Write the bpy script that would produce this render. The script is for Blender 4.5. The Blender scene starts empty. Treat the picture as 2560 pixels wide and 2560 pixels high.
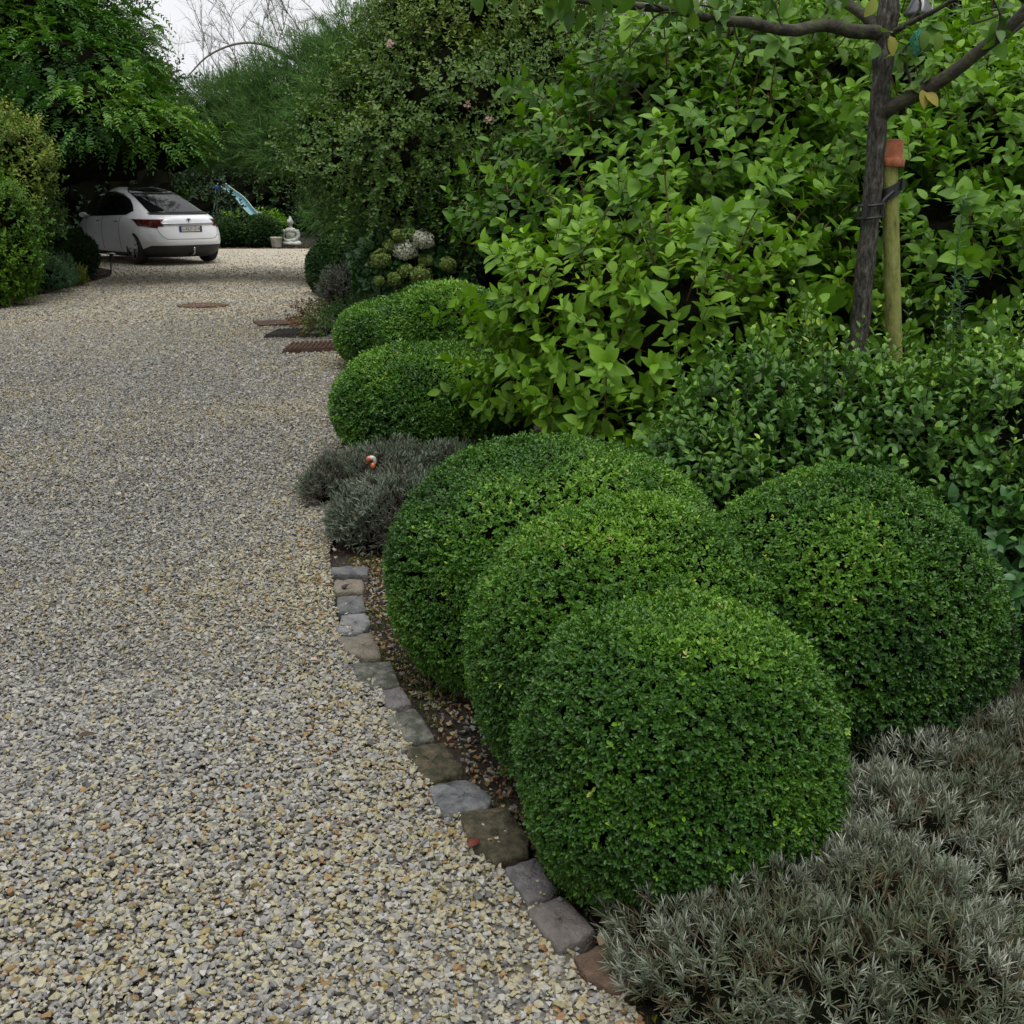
import bpy, bmesh, math
import numpy as np
from mathutils import Vector, Matrix
R = math.radians
rng = np.random.default_rng(7)
sc = bpy.context.scene
COL = sc.collection

# ------------------------------------------------------------------ camera
F = 2662.0; PITCH = R(16.67); CH = 1.55
cam = bpy.data.objects.new('camera', bpy.data.cameras.new('camera'))
COL.objects.link(cam)
cam.data.sensor_width = 36; cam.data.lens = 36 * F / 2560
cam.data.clip_start = 0.05; cam.data.clip_end = 500
cam.location = (0, 0, CH); cam.rotation_euler = (math.pi / 2 - PITCH, 0, 0)
sc.camera = cam

def W(px, py, Y):
    dx = (px - 1280) / F; dy = -(py - 1280) / F
    fy = math.cos(PITCH) + dy * math.sin(PITCH); fz = -math.sin(PITCH) + dy * math.cos(PITCH)
    t = Y / fy
    return np.array([dx * t, Y, CH + fz * t])

def G(px, py, z=0.0):
    dx = (px - 1280) / F; dy = -(py - 1280) / F
    fy = math.cos(PITCH) + dy * math.sin(PITCH); fz = -math.sin(PITCH) + dy * math.cos(PITCH)
    t = (z - CH) / fz
    return np.array([dx * t, fy * t, z])

def S(Y):            # metres per photo pixel at forward distance Y
    return Y / math.cos(PITCH) * 0.93 / F

# ------------------------------------------------------------------ object helpers
def tag(o, label=None, cat=None, group=None, kind=None):
    if label: o['label'] = label
    if cat: o['category'] = cat
    if group: o['group'] = group
    if kind: o['kind'] = kind
    return o

def thing(name, label, cat, loc=(0, 0, 0), group=None, rz=0.0):
    o = bpy.data.objects.new(name, None); COL.objects.link(o)
    o.location = tuple(float(v) for v in loc); o.rotation_euler = (0, 0, rz); o.empty_display_size = 0.1
    return tag(o, label, cat, group)

def link(name, me, m, parent=None, world=True):
    o = bpy.data.objects.new(name, me); COL.objects.link(o)
    if m is not None: me.materials.append(m)
    if parent is not None:
        o.parent = parent
        if world:
            mw = Matrix.Translation(parent.location) @ Matrix.Rotation(parent.rotation_euler.z, 4, 'Z')
            o.matrix_parent_inverse = mw.inverted()
    return o

def mesh_np(name, V, Fc, attr=None, smooth=False):
    """V (n,3), Fc (m,k) same-size faces, or list of arrays"""
    me = bpy.data.meshes.new(name)
    V = np.ascontiguousarray(V, dtype=np.float32)
    if not isinstance(Fc, list): Fc = [Fc]
    Fc = [np.asarray(f, dtype=np.int32) for f in Fc if len(f)]
    me.vertices.add(len(V)); me.vertices.foreach_set('co', V.ravel())
    idx = np.concatenate([f.ravel() for f in Fc])
    cnt = np.concatenate([np.full(len(f), f.shape[1], np.int32) for f in Fc])
    st = np.concatenate([[0], np.cumsum(cnt)[:-1]]).astype(np.int32)
    me.loops.add(len(idx)); me.loops.foreach_set('vertex_index', idx)
    me.polygons.add(len(cnt)); me.polygons.foreach_set('loop_start', st)
    me.polygons.foreach_set('use_smooth', np.full(len(cnt), bool(smooth)))
    if attr is not None:
        a = me.attributes.new('v', 'FLOAT', 'POINT'); a.data.foreach_set('value', np.ascontiguousarray(attr, np.float32))
    me.update(calc_edges=True)
    return me

class MB:
    def __init__(s): s.V = []; s.F = {}; s.A = []; s.n = 0
    def add(s, V, Fc, a=None):
        V = np.asarray(V, float); Fc = np.asarray(Fc, int)
        s.V.append(V)
        s.F.setdefault(Fc.shape[1], []).append(Fc + s.n)
        s.A.append(np.full(len(V), 0.5) if a is None else np.broadcast_to(np.asarray(a, float), (len(V),)).copy())
        s.n += len(V)
        return s
    def mesh(s, name, smooth=False):
        return mesh_np(name, np.concatenate(s.V), [np.concatenate(f) for f in s.F.values()], np.concatenate(s.A), smooth)
    def obj(s, name, m, parent=None, smooth=False): return link(name, s.mesh(name, smooth), m, parent)
    def box(s, c, d, rz=0.0, a=None):
        c = np.asarray(c, float); d = np.asarray(d, float) / 2
        v = np.array([[x, y, z] for x in (-1, 1) for y in (-1, 1) for z in (-1, 1)], float) * d
        cr, sr = math.cos(rz), math.sin(rz)
        v = np.stack([v[:, 0] * cr - v[:, 1] * sr, v[:, 0] * sr + v[:, 1] * cr, v[:, 2]], 1) + c
        return s.add(v, [[0, 1, 3, 2], [4, 6, 7, 5], [0, 4, 5, 1], [2, 3, 7, 6], [0, 2, 6, 4], [1, 5, 7, 3]], a)
    def tube(s, P, rad, n=8, a=None, jit=0.0, cap=True):
        P = np.asarray(P, float); m = len(P); rad = np.broadcast_to(np.asarray(rad, float), (m,))
        T = np.gradient(P, axis=0); T /= np.linalg.norm(T, axis=1)[:, None] + 1e-9
        ref = np.array([0.0, 0.0, 1.0]) if abs(T[0, 2]) < 0.9 else np.array([1.0, 0, 0])
        U = np.zeros_like(P); u = np.cross(T[0], ref); u /= np.linalg.norm(u)
        for i in range(m):
            u = u - T[i] * (u @ T[i]); u /= np.linalg.norm(u) + 1e-9; U[i] = u
        B = np.cross(T, U); an = np.linspace(0, 2 * np.pi, n, endpoint=False)
        r = rad[:, None] * (1 + jit * rng.normal(size=(m, n)))
        V = P[:, None, :] + r[..., None] * (np.cos(an)[None, :, None] * U[:, None, :] + np.sin(an)[None, :, None] * B[:, None, :])
        V = V.reshape(-1, 3); i = np.arange(m - 1)[:, None] * n; j = np.arange(n)[None, :]; k = (j + 1) % n
        Fc = np.stack([i + j, i + k, i + n + k, i + n + j], -1).reshape(-1, 4)
        s.add(V, Fc, a)
        if cap:
            b = s.n - len(V)
            s.F.setdefault(n, []).append(np.array([[b + q for q in range(n)][::-1], [b + (m - 1) * n + q for q in range(n)]]))
        return s
    def lathe(s, prof, c=(0, 0, 0), n=24, a=None):
        prof = np.asarray(prof, float); m = len(prof); an = np.linspace(0, 2 * np.pi, n, endpoint=False)
        V = np.stack([prof[:, None, 0] * np.cos(an), prof[:, None, 0] * np.sin(an), np.repeat(prof[:, 1:2], n, 1)], -1).reshape(-1, 3) + np.asarray(c, float)
        i = np.arange(m - 1)[:, None] * n; j = np.arange(n)[None, :]; k = (j + 1) % n
        return s.add(V, np.stack([i + j, i + k, i + n + k, i + n + j], -1).reshape(-1, 4), a)
    def ball(s, c, r, n=16, m=10, a=None):
        an = np.linspace(-np.pi / 2, np.pi / 2, m); r = np.broadcast_to(np.asarray(r, float), (3,))
        q = MB().lathe(np.stack([np.cos(an) + 1e-4, np.sin(an)], 1), n=n)
        return s.add(q.V[0] * r + np.asarray(c, float), q.F[4][0], a)
    def prism(s, poly, z0, z1, a=None):
        poly = np.asarray(poly, float); n = len(poly)
        V = np.concatenate([np.c_[poly, np.full(n, z0)], np.c_[poly, np.full(n, z1)]])
        s.add(V, [[i, (i + 1) % n, n + (i + 1) % n, n + i] for i in range(n)], a); b = s.n - 2 * n
        s.F.setdefault(n, []).append(np.array([[b + i for i in range(n)][::-1], [b + n + i for i in range(n)]]))
        return s

def curve(pts, n=24):
    """Catmull-Rom through points"""
    P = np.asarray(pts, float); P = np.concatenate([[2 * P[0] - P[1]], P, [2 * P[-1] - P[-2]]])
    out = []; k = len(P) - 3; t = np.linspace(0, k, n)
    for q in t:
        i = min(int(q), k - 1); f = q - i; a, b, c, d = P[i:i + 4]
        out.append(0.5 * (2 * b + (c - a) * f + (2 * a - 5 * b + 4 * c - d) * f * f + (3 * b - a - 3 * c + d) * f ** 3))
    return np.array(out)

def nz(P, s, seed=0):
    """cheap smooth noise in about -1..1"""
    r = np.random.default_rng(seed); o = np.zeros(len(P))
    for k in range(6):
        w = r.normal(size=3); w /= np.linalg.norm(w); f = s * (0.7 + 0.9 * r.random())
        o += np.sin(P @ w * f + r.random() * 6.28 + 1.5 * np.sin(P @ np.roll(w, 1) * f * 0.7))
    return o / 3.2

def unit(v): return v / (np.linalg.norm(v, axis=-1, keepdims=True) + 1e-9)
def rdir(n):
    return unit(rng.normal(size=(n, 3)))

# ------------------------------------------------------------------ materials
def newmat(name):
    m = bpy.data.materials.new(name); m.use_nodes = True; nt = m.node_tree
    return m, nt, nt.nodes['Principled BSDF'], nt.nodes['Material Output']

def ramp(nt, stops, fac):
    r = nt.nodes.new('ShaderNodeValToRGB'); e = r.color_ramp.elements
    e[0].position = stops[0][0]; e[0].color = (*stops[0][1], 1); e[1].position = stops[-1][0]; e[1].color = (*stops[-1][1], 1)
    for p, c in stops[1:-1]: x = e.new(p); x.color = (*c, 1)
    nt.links.new(fac, r.inputs[0]); return r.outputs[0]

def leafmat(name, stops, rough=0.45, trans=0.25, spec=0.4, tcol=(1.3, 1.5, 0.5)):
    m, nt, b, out = newmat(name); L = nt.links
    a = nt.nodes.new('ShaderNodeAttribute'); a.attribute_name = 'v'
    c = ramp(nt, stops, a.outputs['Fac'])
    L.new(c, b.inputs['Base Color']); b.inputs['Roughness'].default_value = rough
    b.inputs['Specular IOR Level'].default_value = spec
    trans *= 0.6
    if trans > 0:
        t = nt.nodes.new('ShaderNodeBsdfTranslucent'); mx = nt.nodes.new('ShaderNodeMixShader'); mx.inputs[0].default_value = trans
        mul = nt.nodes.new('ShaderNodeVectorMath'); mul.operation = 'MULTIPLY'; mul.inputs[1].default_value = tcol
        L.new(c, mul.inputs[0]); L.new(mul.outputs[0], t.inputs[0])
        L.new(b.outputs[0], mx.inputs[1]); L.new(t.outputs[0], mx.inputs[2]); L.new(mx.outputs[0], out.inputs[0])
    return m

def noisemat(name, stops, scale=8, rough=0.8, bump=0.3, bscale=None, detail=6, metal=0, spec=0.3, stretch=None, coat=0, dist=0.01):
    m, nt, b, out = newmat(name); L = nt.links
    tc = nt.nodes.new('ShaderNodeTexCoord'); n = nt.nodes.new('ShaderNodeTexNoise')
    src = tc.outputs['Object']
    if stretch:
        mp = nt.nodes.new('ShaderNodeMapping'); mp.inputs['Scale'].default_value = stretch; L.new(src, mp.inputs[0]); src = mp.outputs[0]
    L.new(src, n.inputs['Vector']); n.inputs['Scale'].default_value = scale; n.inputs['Detail'].default_value = detail; n.inputs['Roughness'].default_value = 0.65
    L.new(ramp(nt, stops, n.outputs['Fac']), b.inputs['Base Color'])
    b.inputs['Roughness'].default_value = rough; b.inputs['Metallic'].default_value = metal; b.inputs['Specular IOR Level'].default_value = spec
    if coat: b.inputs['Coat Weight'].default_value = coat; b.inputs['Coat Roughness'].default_value = 0.05
    if bump:
        n2 = nt.nodes.new('ShaderNodeTexNoise'); n2.inputs['Scale'].default_value = bscale or scale * 4; n2.inputs['Detail'].default_value = 8
        L.new(src, n2.inputs['Vector']); bp = nt.nodes.new('ShaderNodeBump'); bp.inputs['Strength'].default_value = bump; bp.inputs['Distance'].default_value = dist
        L.new(n2.outputs['Fac'], bp.inputs['Height']); L.new(bp.outputs[0], b.inputs['Normal'])
    return m

def plain(name, col, rough=0.5, metal=0, spec=0.5, coat=0, bump=0):
    c = np.array(col); return noisemat(name, [(0.3, tuple(c * 0.88)), (0.7, tuple(np.minimum(c * 1.1, 1)))], 5, rough, bump, None, 4, metal, spec, None, coat)

# ------------------------------------------------------------------ leaf generators
def template(kind):
    if kind == 'leaf6':
        u = [0, .32, .72, 1, .72, .32]; v = [0, .5, .42, 0, -.42, -.5]
        return np.c_[u, v], np.array([[0, 1, 2, 3], [0, 3, 4, 5]])
    if kind == 'strip':
        return np.array([[0, .35], [0, -.35], [.55, .5], [.55, -.5], [1, .12], [1, -.12]]), np.array([[0, 1, 3, 2], [2, 3, 5, 4]])
    if kind == 'quad':
        return np.array([[0, .5], [0, -.5], [1, -.3], [1, .3]]), np.array([[0, 1, 2, 3]])
    us = [0, .18, .42, .68, .88, 1.0]; ws = [.03, .36, .5, .42, .2, .0]
    T = []
    for q, w in zip(us, ws): T += [[q, w], [q, 0], [q, -w]]
    Fc = []
    for i in range(5): b = i * 3; Fc += [[b, b + 1, b + 4, b + 3], [b + 1, b + 2, b + 5, b + 4]]
    return np.array(T), np.array(Fc)

def leaves(P, D, Nn, L, Wd, val, kind='leaf6', fold=0.25, curl=0.15):
    """P base, D direction, Nn normal hint, L length, Wd width, val attribute"""
    n = len(P); D = unit(D); B = unit(np.cross(Nn, D)); Nr = np.cross(D, B)
    T, Fc = template(kind); u = T[:, 0][None]; v = T[:, 1][None]
    L = np.broadcast_to(L, (n,))[:, None]; Wd = np.broadcast_to(Wd, (n,))[:, None]
    cu = np.broadcast_to(curl, (n,))[:, None]
    w = np.abs(v) * Wd * fold - cu * L * u * u
    V = P[:, None, :] + (u * L)[..., None] * D[:, None, :] + (v * Wd)[..., None] * B[:, None, :] + w[..., None] * Nr[:, None, :]
    k = T.shape[0]
    Fo = (Fc[None] + (np.arange(n) * k)[:, None, None]).reshape(-1, 4)
    return V.reshape(-1, 3), Fo, np.repeat(np.broadcast_to(val, (n,)), k)

def shoots(mb, P, D, k, L, ll, lw, val, ang=(0.9, 0.5), kind='leaf6', fold=0.25, curl=0.15, vj=0.12, up=0.0, stem=None, bend=0.0, tipbright=0.0, mode='deco', szj=0.25, start=0.15):
    """leafy shoots: P base, D direction, k leaves each along length L"""
    N = len(P); D = unit(D); L = np.broadcast_to(L, (N,))
    ref = rdir(N); U = unit(np.cross(D, ref)); Bv = np.cross(D, U)
    val = np.broadcast_to(val, (N,)); PP = []; DD = []; NN = []; VV = []; SS = []
    for i in range(k):
        t = start + (1 - start) * (i // 2 * 2 / max(k - 1, 1) if mode == 'deco' else i / max(k - 1, 1))
        ph = (i % 2) * math.pi + (i // 2) * 1.57 if mode == 'deco' else i * 2.4
        ph = ph + rng.normal(size=N) * 0.3
        rad = np.cos(ph)[:, None] * U + np.sin(ph)[:, None] * Bv
        a = ang[0] + (ang[1] - ang[0]) * t + rng.normal(size=N) * 0.18
        d = D * np.cos(a)[:, None] + rad * np.sin(a)[:, None]; d[:, 2] += up
        pos = P + D * (L * t)[:, None]; pos[:, 2] -= bend * L * t * t
        nn = D * np.sin(a)[:, None] - rad * np.cos(a)[:, None] + rng.normal(size=(N, 3)) * 0.25
        nn[:, 2] += 0.35
        PP.append(pos); DD.append(d); NN.append(nn); VV.append(val + rng.normal(size=N) * vj + tipbright * t)
        SS.append((1 - 0.35 * t * (k > 3)) * (1 + szj * rng.normal(size=N)).clip(0.4, 1.6))
    PP, DD, NN = map(np.concatenate, (PP, DD, NN)); s = np.concatenate(SS)
    mb.add(*leaves(PP, DD, NN, ll * s, lw * s, np.concatenate(VV).clip(0, 1), kind, fold, curl))
    if stem is not None:
        smb, r = stem
        E = P + D * (L * 0.95)[:, None]; E[:, 2] -= bend * L * 0.9
        for ax in (U, Bv):
            V = np.stack([P - ax * r, P + ax * r, E + ax * r * 0.5, E - ax * r * 0.5], 1).reshape(-1, 3)
            smb.add(V, np.arange(4 * N).reshape(-1, 4), 0.5)

def superell(N, c, r, H, n=2.1):
    rz = H * 0.56; cz = H - rz
    d = rdir(int(N * 1.6)); q = (np.abs(d[:, 0]) ** n + np.abs(d[:, 1]) ** n * 1.0 + np.abs(d[:, 2]) ** n) ** (1 / n)
    hr = np.hypot(d[:, 0], d[:, 1]); q = (hr ** n + np.abs(d[:, 2]) ** n) ** (1 / n)
    P = d / q[:, None]; nr = np.c_[(hr ** (n - 1) / (hr + 1e-6))[:, None] * P[:, :2], (np.sign(P[:, 2]) * np.abs(P[:, 2]) ** (n - 1))]
    nr = unit(nr / np.array([r, r, rz])); P = P * np.array([r, r, rz]) + np.array([c[0], c[1], cz])
    ok = P[:, 2] > 0.015
    return P[ok][:N], nr[ok][:N]

def inside(P, cl, k):
    o = np.zeros(len(P), bool)
    for c in cl: o |= ((((P - np.array(c[:3])) / (np.array(c[3:6]) * k)) ** 2).sum(1) < 1)
    return o

def sample(cl, N, lo=0.8, hi=1.05, down=-0.6, rough=0.12, seed=1, zmin=0.03, kin=0.75):
    """points on the shells of a set of ellipsoid clumps (x,y,z,rx,ry,rz)"""
    cl = [np.array(c, float) for c in cl]
    ar = np.array([(c[3] * c[4] + c[3] * c[5] + c[4] * c[5]) for c in cl]); ar /= ar.sum(); Ps = []; Ds = []
    for i, c in enumerate(cl):
        n = int(N * ar[i] * 1.5) + 1; d = rdir(n); d = d[d[:, 2] > down]
        s = rng.uniform(lo, hi, len(d)) * (1 + rough * nz(d * 3 + i * 7.1, 2.2, seed + i))
        P = c[:3] + d * c[3:6] * s[:, None]
        ok = P[:, 2] > zmin
        if len(cl) > 1: ok &= ~inside(P, cl[:i] + cl[i + 1:], kin)
        Ps.append(P[ok]); Ds.append(unit(d / c[3:6])[ok])
    P = np.concatenate(Ps); D = np.concatenate(Ds)
    q = rng.permutation(len(P))[:N]
    return P[q], D[q]

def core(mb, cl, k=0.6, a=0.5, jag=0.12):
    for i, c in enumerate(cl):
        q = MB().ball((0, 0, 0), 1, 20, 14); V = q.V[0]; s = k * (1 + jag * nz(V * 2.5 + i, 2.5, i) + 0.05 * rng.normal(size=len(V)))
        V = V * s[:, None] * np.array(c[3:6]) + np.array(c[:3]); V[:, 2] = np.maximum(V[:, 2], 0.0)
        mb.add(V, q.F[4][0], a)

# ------------------------------------------------------------------ world and sun
w = bpy.data.worlds.new('World'); sc.world = w; w.use_nodes = True; nt = w.node_tree; L = nt.links
bg = nt.nodes['Background']; sky = nt.nodes.new('ShaderNodeTexSky'); sky.sky_type = 'NISHITA'; sky.sun_disc = False
SUN_EL, SUN_AZ = R(66), R(165)
sky.sun_elevation = SUN_EL; sky.sun_rotation = SUN_AZ; sky.air_density = 1.0; sky.dust_density = 3.0
hs = nt.nodes.new('ShaderNodeHueSaturation'); hs.inputs['Saturation'].default_value = 0.1; L.new(sky.outputs[0], hs.inputs['Color'])
# cloud layer: grey with soft variation; mid band dimmed, zenith raised to shape top light
tc = nt.nodes.new('ShaderNodeTexCoord'); sp = nt.nodes.new('ShaderNodeSeparateXYZ'); L.new(tc.outputs['Generated'], sp.inputs[0])
cr = ramp(nt, [(0.0, (11.0, 11.1, 11.3)), (0.15, (10.6, 10.7, 10.9)), (0.3, (4.0, 4.0, 4.1)), (0.6, (7.5, 7.5, 7.6)), (0.82, (20, 20, 20)), (1.0, (36, 36, 36))], sp.outputs['Z'])
no = nt.nodes.new('ShaderNodeTexNoise'); no.inputs['Scale'].default_value = 2.2; no.inputs['Detail'].default_value = 5; L.new(tc.outputs['Generated'], no.inputs['Vector'])
cn = ramp(nt, [(0.3, (0.93, 0.935, 0.95)), (0.7, (1.05, 1.05, 1.05))], no.outputs['Fac'])
mu = nt.nodes.new('ShaderNodeMix'); mu.data_type = 'RGBA'; mu.blend_type = 'MULTIPLY'; mu.inputs[0].default_value = 1
L.new(cr, mu.inputs[6]); L.new(cn, mu.inputs[7])
mx = nt.nodes.new('ShaderNodeMix'); mx.data_type = 'RGBA'; mx.inputs[0].default_value = 0.85
L.new(hs.outputs[0], mx.inputs[6]); L.new(mu.outputs[2], mx.inputs[7]); L.new(mx.outputs[2], bg.inputs['Color'])
bg.inputs['Strength'].default_value = 0.1
sl = bpy.data.lights.new('sun', 'SUN'); sl.energy = 1.5; sl.angle = R(28); sl.color = (1, 0.97, 0.93)
so = bpy.data.objects.new('sun', sl); COL.objects.link(so)
sd = Vector((math.sin(SUN_AZ) * math.cos(SUN_EL), math.cos(SUN_AZ) * math.cos(SUN_EL), math.sin(SUN_EL)))
so.rotation_euler = sd.to_track_quat('Z', 'Y').to_euler(); so.location = (0, 0, 10)
vs = sc.view_settings; vs.view_transform = 'Standard'; vs.look = 'None'; vs.gamma = 1; vs.exposure = -0.02; vs.use_curve_mapping = False
sc.cycles.max_bounces = 4; sc.cycles.diffuse_bounces = 2; sc.cycles.glossy_bounces = 2; sc.cycles.transmission_bounces = 3; sc.cycles.transparent_max_bounces = 4

# ------------------------------------------------------------------ ground
M = {}
M['soil'] = noisemat('soil', [(0.3, (0.012, 0.009, 0.007)), (0.7, (0.038, 0.03, 0.022))], 6, 0.95, 0.9, 40, dist=0.02)
M['twig'] = noisemat('core_shade', [(0.3, (0.004, 0.005, 0.003)), (0.7, (0.011, 0.011, 0.007))], 30, 1.0, 0.8, 60, dist=0.02, spec=0.0)  # near-black solid cores, painted to stand in for deep shade inside foliage
M['bark'] = noisemat('bark', [(0.32, (0.014, 0.013, 0.011)), (0.5, (0.055, 0.052, 0.043)), (0.62, (0.10, 0.097, 0.08)), (0.7, (0.22, 0.22, 0.19))], 22, 0.9, 1.0, 45, stretch=(3, 3, 0.9), dist=0.012, spec=0.2)
M['twigdark'] = plain('dark_stem', (0.035, 0.028, 0.02), 0.8)

gx = np.linspace(-60, 60, 60); gy = np.linspace(-10, 110, 60); X, Y = np.meshgrid(gx, gy)
V = np.stack([X, Y, X * 0 - 0.02], -1).reshape(-1, 3); i = np.arange(59)[:, None] * 60 + np.arange(59)[None]
tag(link('ground', mesh_np('ground', V, np.stack([i, i + 1, i + 61, i + 60], -1).reshape(-1, 4)), M['soil']), kind='structure')

LEFT = np.array([(-2.6, -2), (-3.2, 2), (-4.3, 6), (-5.0, 10), (-6.3, 12.8), (-7.45, 15.9), (-7.5, 17.6), (-7.8, 21.1), (-8.4, 22.9), (-9.6, 24.6), (-13, 27.5), (-15, 31.9)])
RIGHT = np.array([(0.75, -2), (0.45, 1.0), (0.26, 1.7), (0.16, 1.87), (0.08, 2.02), (-0.02, 2.19), (-0.10, 2.37), (-0.20, 2.51), (-0.27, 2.71), (-0.35, 2.92), (-0.42, 3.11), (-0.50, 3.29), (-0.6, 3.52), (-0.66, 3.73), (-0.70, 3.92), (-0.74, 4.11), (-0.82, 4.5), (-0.85, 5.2), (-0.92, 6.4), (-1.0, 7.6), (-1.3, 9.2), (-1.45, 11), (-1.7, 13), (-2.4, 15.2), (-3.0, 17), (-2.9, 19), (-1.5, 21), (0, 25), (0, 31.9)])
poly = np.concatenate([LEFT, RIGHT[::-1]])
def inpoly(P, poly):
    x, y = P[:, 0], P[:, 1]; o = np.zeros(len(P), bool); n = len(poly)
    for a in range(n):
        x1, y1 = poly[a]; x2, y2 = poly[(a + 1) % n]
        if y1 == y2: continue
        c = ((y1 > y) != (y2 > y)) & (x < (x2 - x1) * (y - y1) / (y2 - y1) + x1); o ^= c
    return o
bm = bmesh.new(); bm.faces.new([bm.verts.new((x, y, 0)) for x, y in poly]); bmesh.ops.triangulate(bm, faces=bm.faces[:])
me = bpy.data.meshes.new('driveway'); bm.to_mesh(me)
m, nt, b, out = newmat('gravel_surface'); L = nt.links
tc = nt.nodes.new('ShaderNodeTexCoord'); vo = nt.nodes.new('ShaderNodeTexVoronoi'); vo.inputs['Scale'].default_value = 48; vo.inputs['Randomness'].default_value = 1
L.new(tc.outputs['Object'], vo.inputs['Vector']); sx = nt.nodes.new('ShaderNodeSeparateColor'); L.new(vo.outputs['Color'], sx.inputs[0])
c1 = ramp(nt, [(0.0, (0.22, 0.2, 0.175)), (0.25, (0.36, 0.33, 0.28)), (0.5, (0.46, 0.43, 0.36)), (0.75, (0.56, 0.53, 0.46)), (0.9, (0.44, 0.37, 0.25)), (1.0, (0.64, 0.61, 0.54))], sx.outputs[0])
n1 = nt.nodes.new('ShaderNodeTexNoise'); n1.inputs['Scale'].default_value = 0.9; n1.inputs['Detail'].default_value = 5; L.new(tc.outputs['Object'], n1.inputs['Vector'])
c2 = ramp(nt, [(0.35, (0.82, 0.84, 0.86)), (0.65, (1.05, 0.98, 0.84))], n1.outputs['Fac'])
mm = nt.nodes.new('ShaderNodeMix'); mm.data_type = 'RGBA'; mm.blend_type = 'MULTIPLY'; mm.inputs[0].default_value = 1; L.new(c1, mm.inputs[6]); L.new(c2, mm.inputs[7])
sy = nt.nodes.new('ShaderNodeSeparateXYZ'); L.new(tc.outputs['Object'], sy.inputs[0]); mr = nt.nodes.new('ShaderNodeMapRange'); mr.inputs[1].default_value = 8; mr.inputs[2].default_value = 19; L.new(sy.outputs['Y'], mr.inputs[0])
fx = nt.nodes.new('ShaderNodeMix'); fx.data_type = 'RGBA'; fx.inputs[6].default_value = (.10, .09, .07, 1); L.new(mr.outputs[0], fx.inputs[0]); L.new(mm.outputs[2], fx.inputs[7])   # near base painted dark for shade between stones, paling to open-sky brightness far off
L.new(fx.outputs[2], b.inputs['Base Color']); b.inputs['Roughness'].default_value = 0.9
bp = nt.nodes.new('ShaderNodeBump'); bp.inputs['Strength'].default_value = 1; bp.inputs['Distance'].default_value = 0.012; bp.invert = True
L.new(vo.outputs['Distance'], bp.inputs['Height']); L.new(bp.outputs[0], b.inputs['Normal'])
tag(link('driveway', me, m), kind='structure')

# stones
def hull_templates(n, pts, seed, flat=0.6):
    r = np.random.default_rng(seed); T = []
    while len(T) < n:
        bm = bmesh.new()
        p = r.uniform(-1, 1, (pts, 3)); p /= (np.linalg.norm(p, axis=1)[:, None] ** 0.8); p *= np.array([1, r.uniform(.6, .95), r.uniform(flat - .2, flat + .1)])
        vs_ = [bm.verts.new(q) for q in p]
        res = bmesh.ops.convex_hull(bm, input=vs_)
        bmesh.ops.delete(bm, geom=[v for v in bm.verts if not v.link_faces], context='VERTS'); bmesh.ops.triangulate(bm, faces=bm.faces[:])
        bm.verts.ensure_lookup_table()
        V = np.array([v.co[:] for v in bm.verts]); Fc = np.array([[v.index for v in f.verts] for f in bm.faces]); bm.free()
        for k, v in enumerate(V): pass
        T.append((V / np.abs(V).max(), Fc))
    return T

def stones(mb, P, size, T, val):
    """scatter stones, each with random yaw and tilt"""
    N = len(P); which = rng.integers(0, len(T), N)
    yaw = rng.random(N) * 6.28; tilt = rng.normal(size=N) * 0.35; tz = rng.random(N) * 6.28
    for t in range(len(T)):
        s = which == t; n = s.sum()
        if not n: continue
        V, Fc = T[t]; ca, sa = np.cos(yaw[s]), np.sin(yaw[s])
        X = V[None, :, 0] * ca[:, None] - V[None, :, 1] * sa[:, None]; Yy = V[None, :, 0] * sa[:, None] + V[None, :, 1] * ca[:, None]; Z = np.repeat(V[None, :, 2], n, 0)
        th = tilt[s][:, None]; c, d = np.cos(tz[s])[:, None], np.sin(tz[s])[:, None]
        al = X * c + Yy * d; pe = -X * d + Yy * c; al2 = al * np.cos(th) - Z * np.sin(th); Z2 = al * np.sin(th) + Z * np.cos(th)
        X = al2 * c - pe * d; Yy = al2 * d + pe * c
        VV = np.stack([X, Yy, Z2], -1) * size[s][:, None, None] + P[s][:, None, :]
        mb.add(VV.reshape(-1, 3), (Fc[None] + (np.arange(n) * len(V))[:, None, None]).reshape(-1, 3), np.repeat(val[s], len(V)))

def edge_dist(P):
    """distance to the right-hand kerb line"""
    d = np.full(len(P), 99.0)
    for a, b_ in zip(RIGHT[:-1], RIGHT[1:]):
        ab = b_ - a; t = ((P[:, :2] - a) @ ab / (ab @ ab)).clip(0, 1); d = np.minimum(d, np.linalg.norm(P[:, :2] - a - t[:, None] * ab, axis=1))
    return d
def stone_val(P, yb):
    N = len(P); v = rng.random(N); q = nz(P, 2.2, 3) * 0.5 + 0.5; e = np.exp(-edge_dist(P) / 0.45)
    pr = (0.09 + 0.32 * q ** 2 + 0.45 * e + yb).clip(0, 0.8)
    yel = rng.random(N) < pr
    g = (0.24 + 0.14 * rng.normal(size=N) + 0.05 * nz(P, 1.1, 8)).clip(0, 0.49)      # 0..0.5 greys
    y = 0.52 + 0.46 * v ** 3.2                                     # 0.5..1 yellows/browns
    return np.where(yel, y, g)
m, nt, b, out = newmat('gravel_stone'); L = nt.links
a = nt.nodes.new('ShaderNodeAttribute'); a.attribute_name = 'v'
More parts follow.
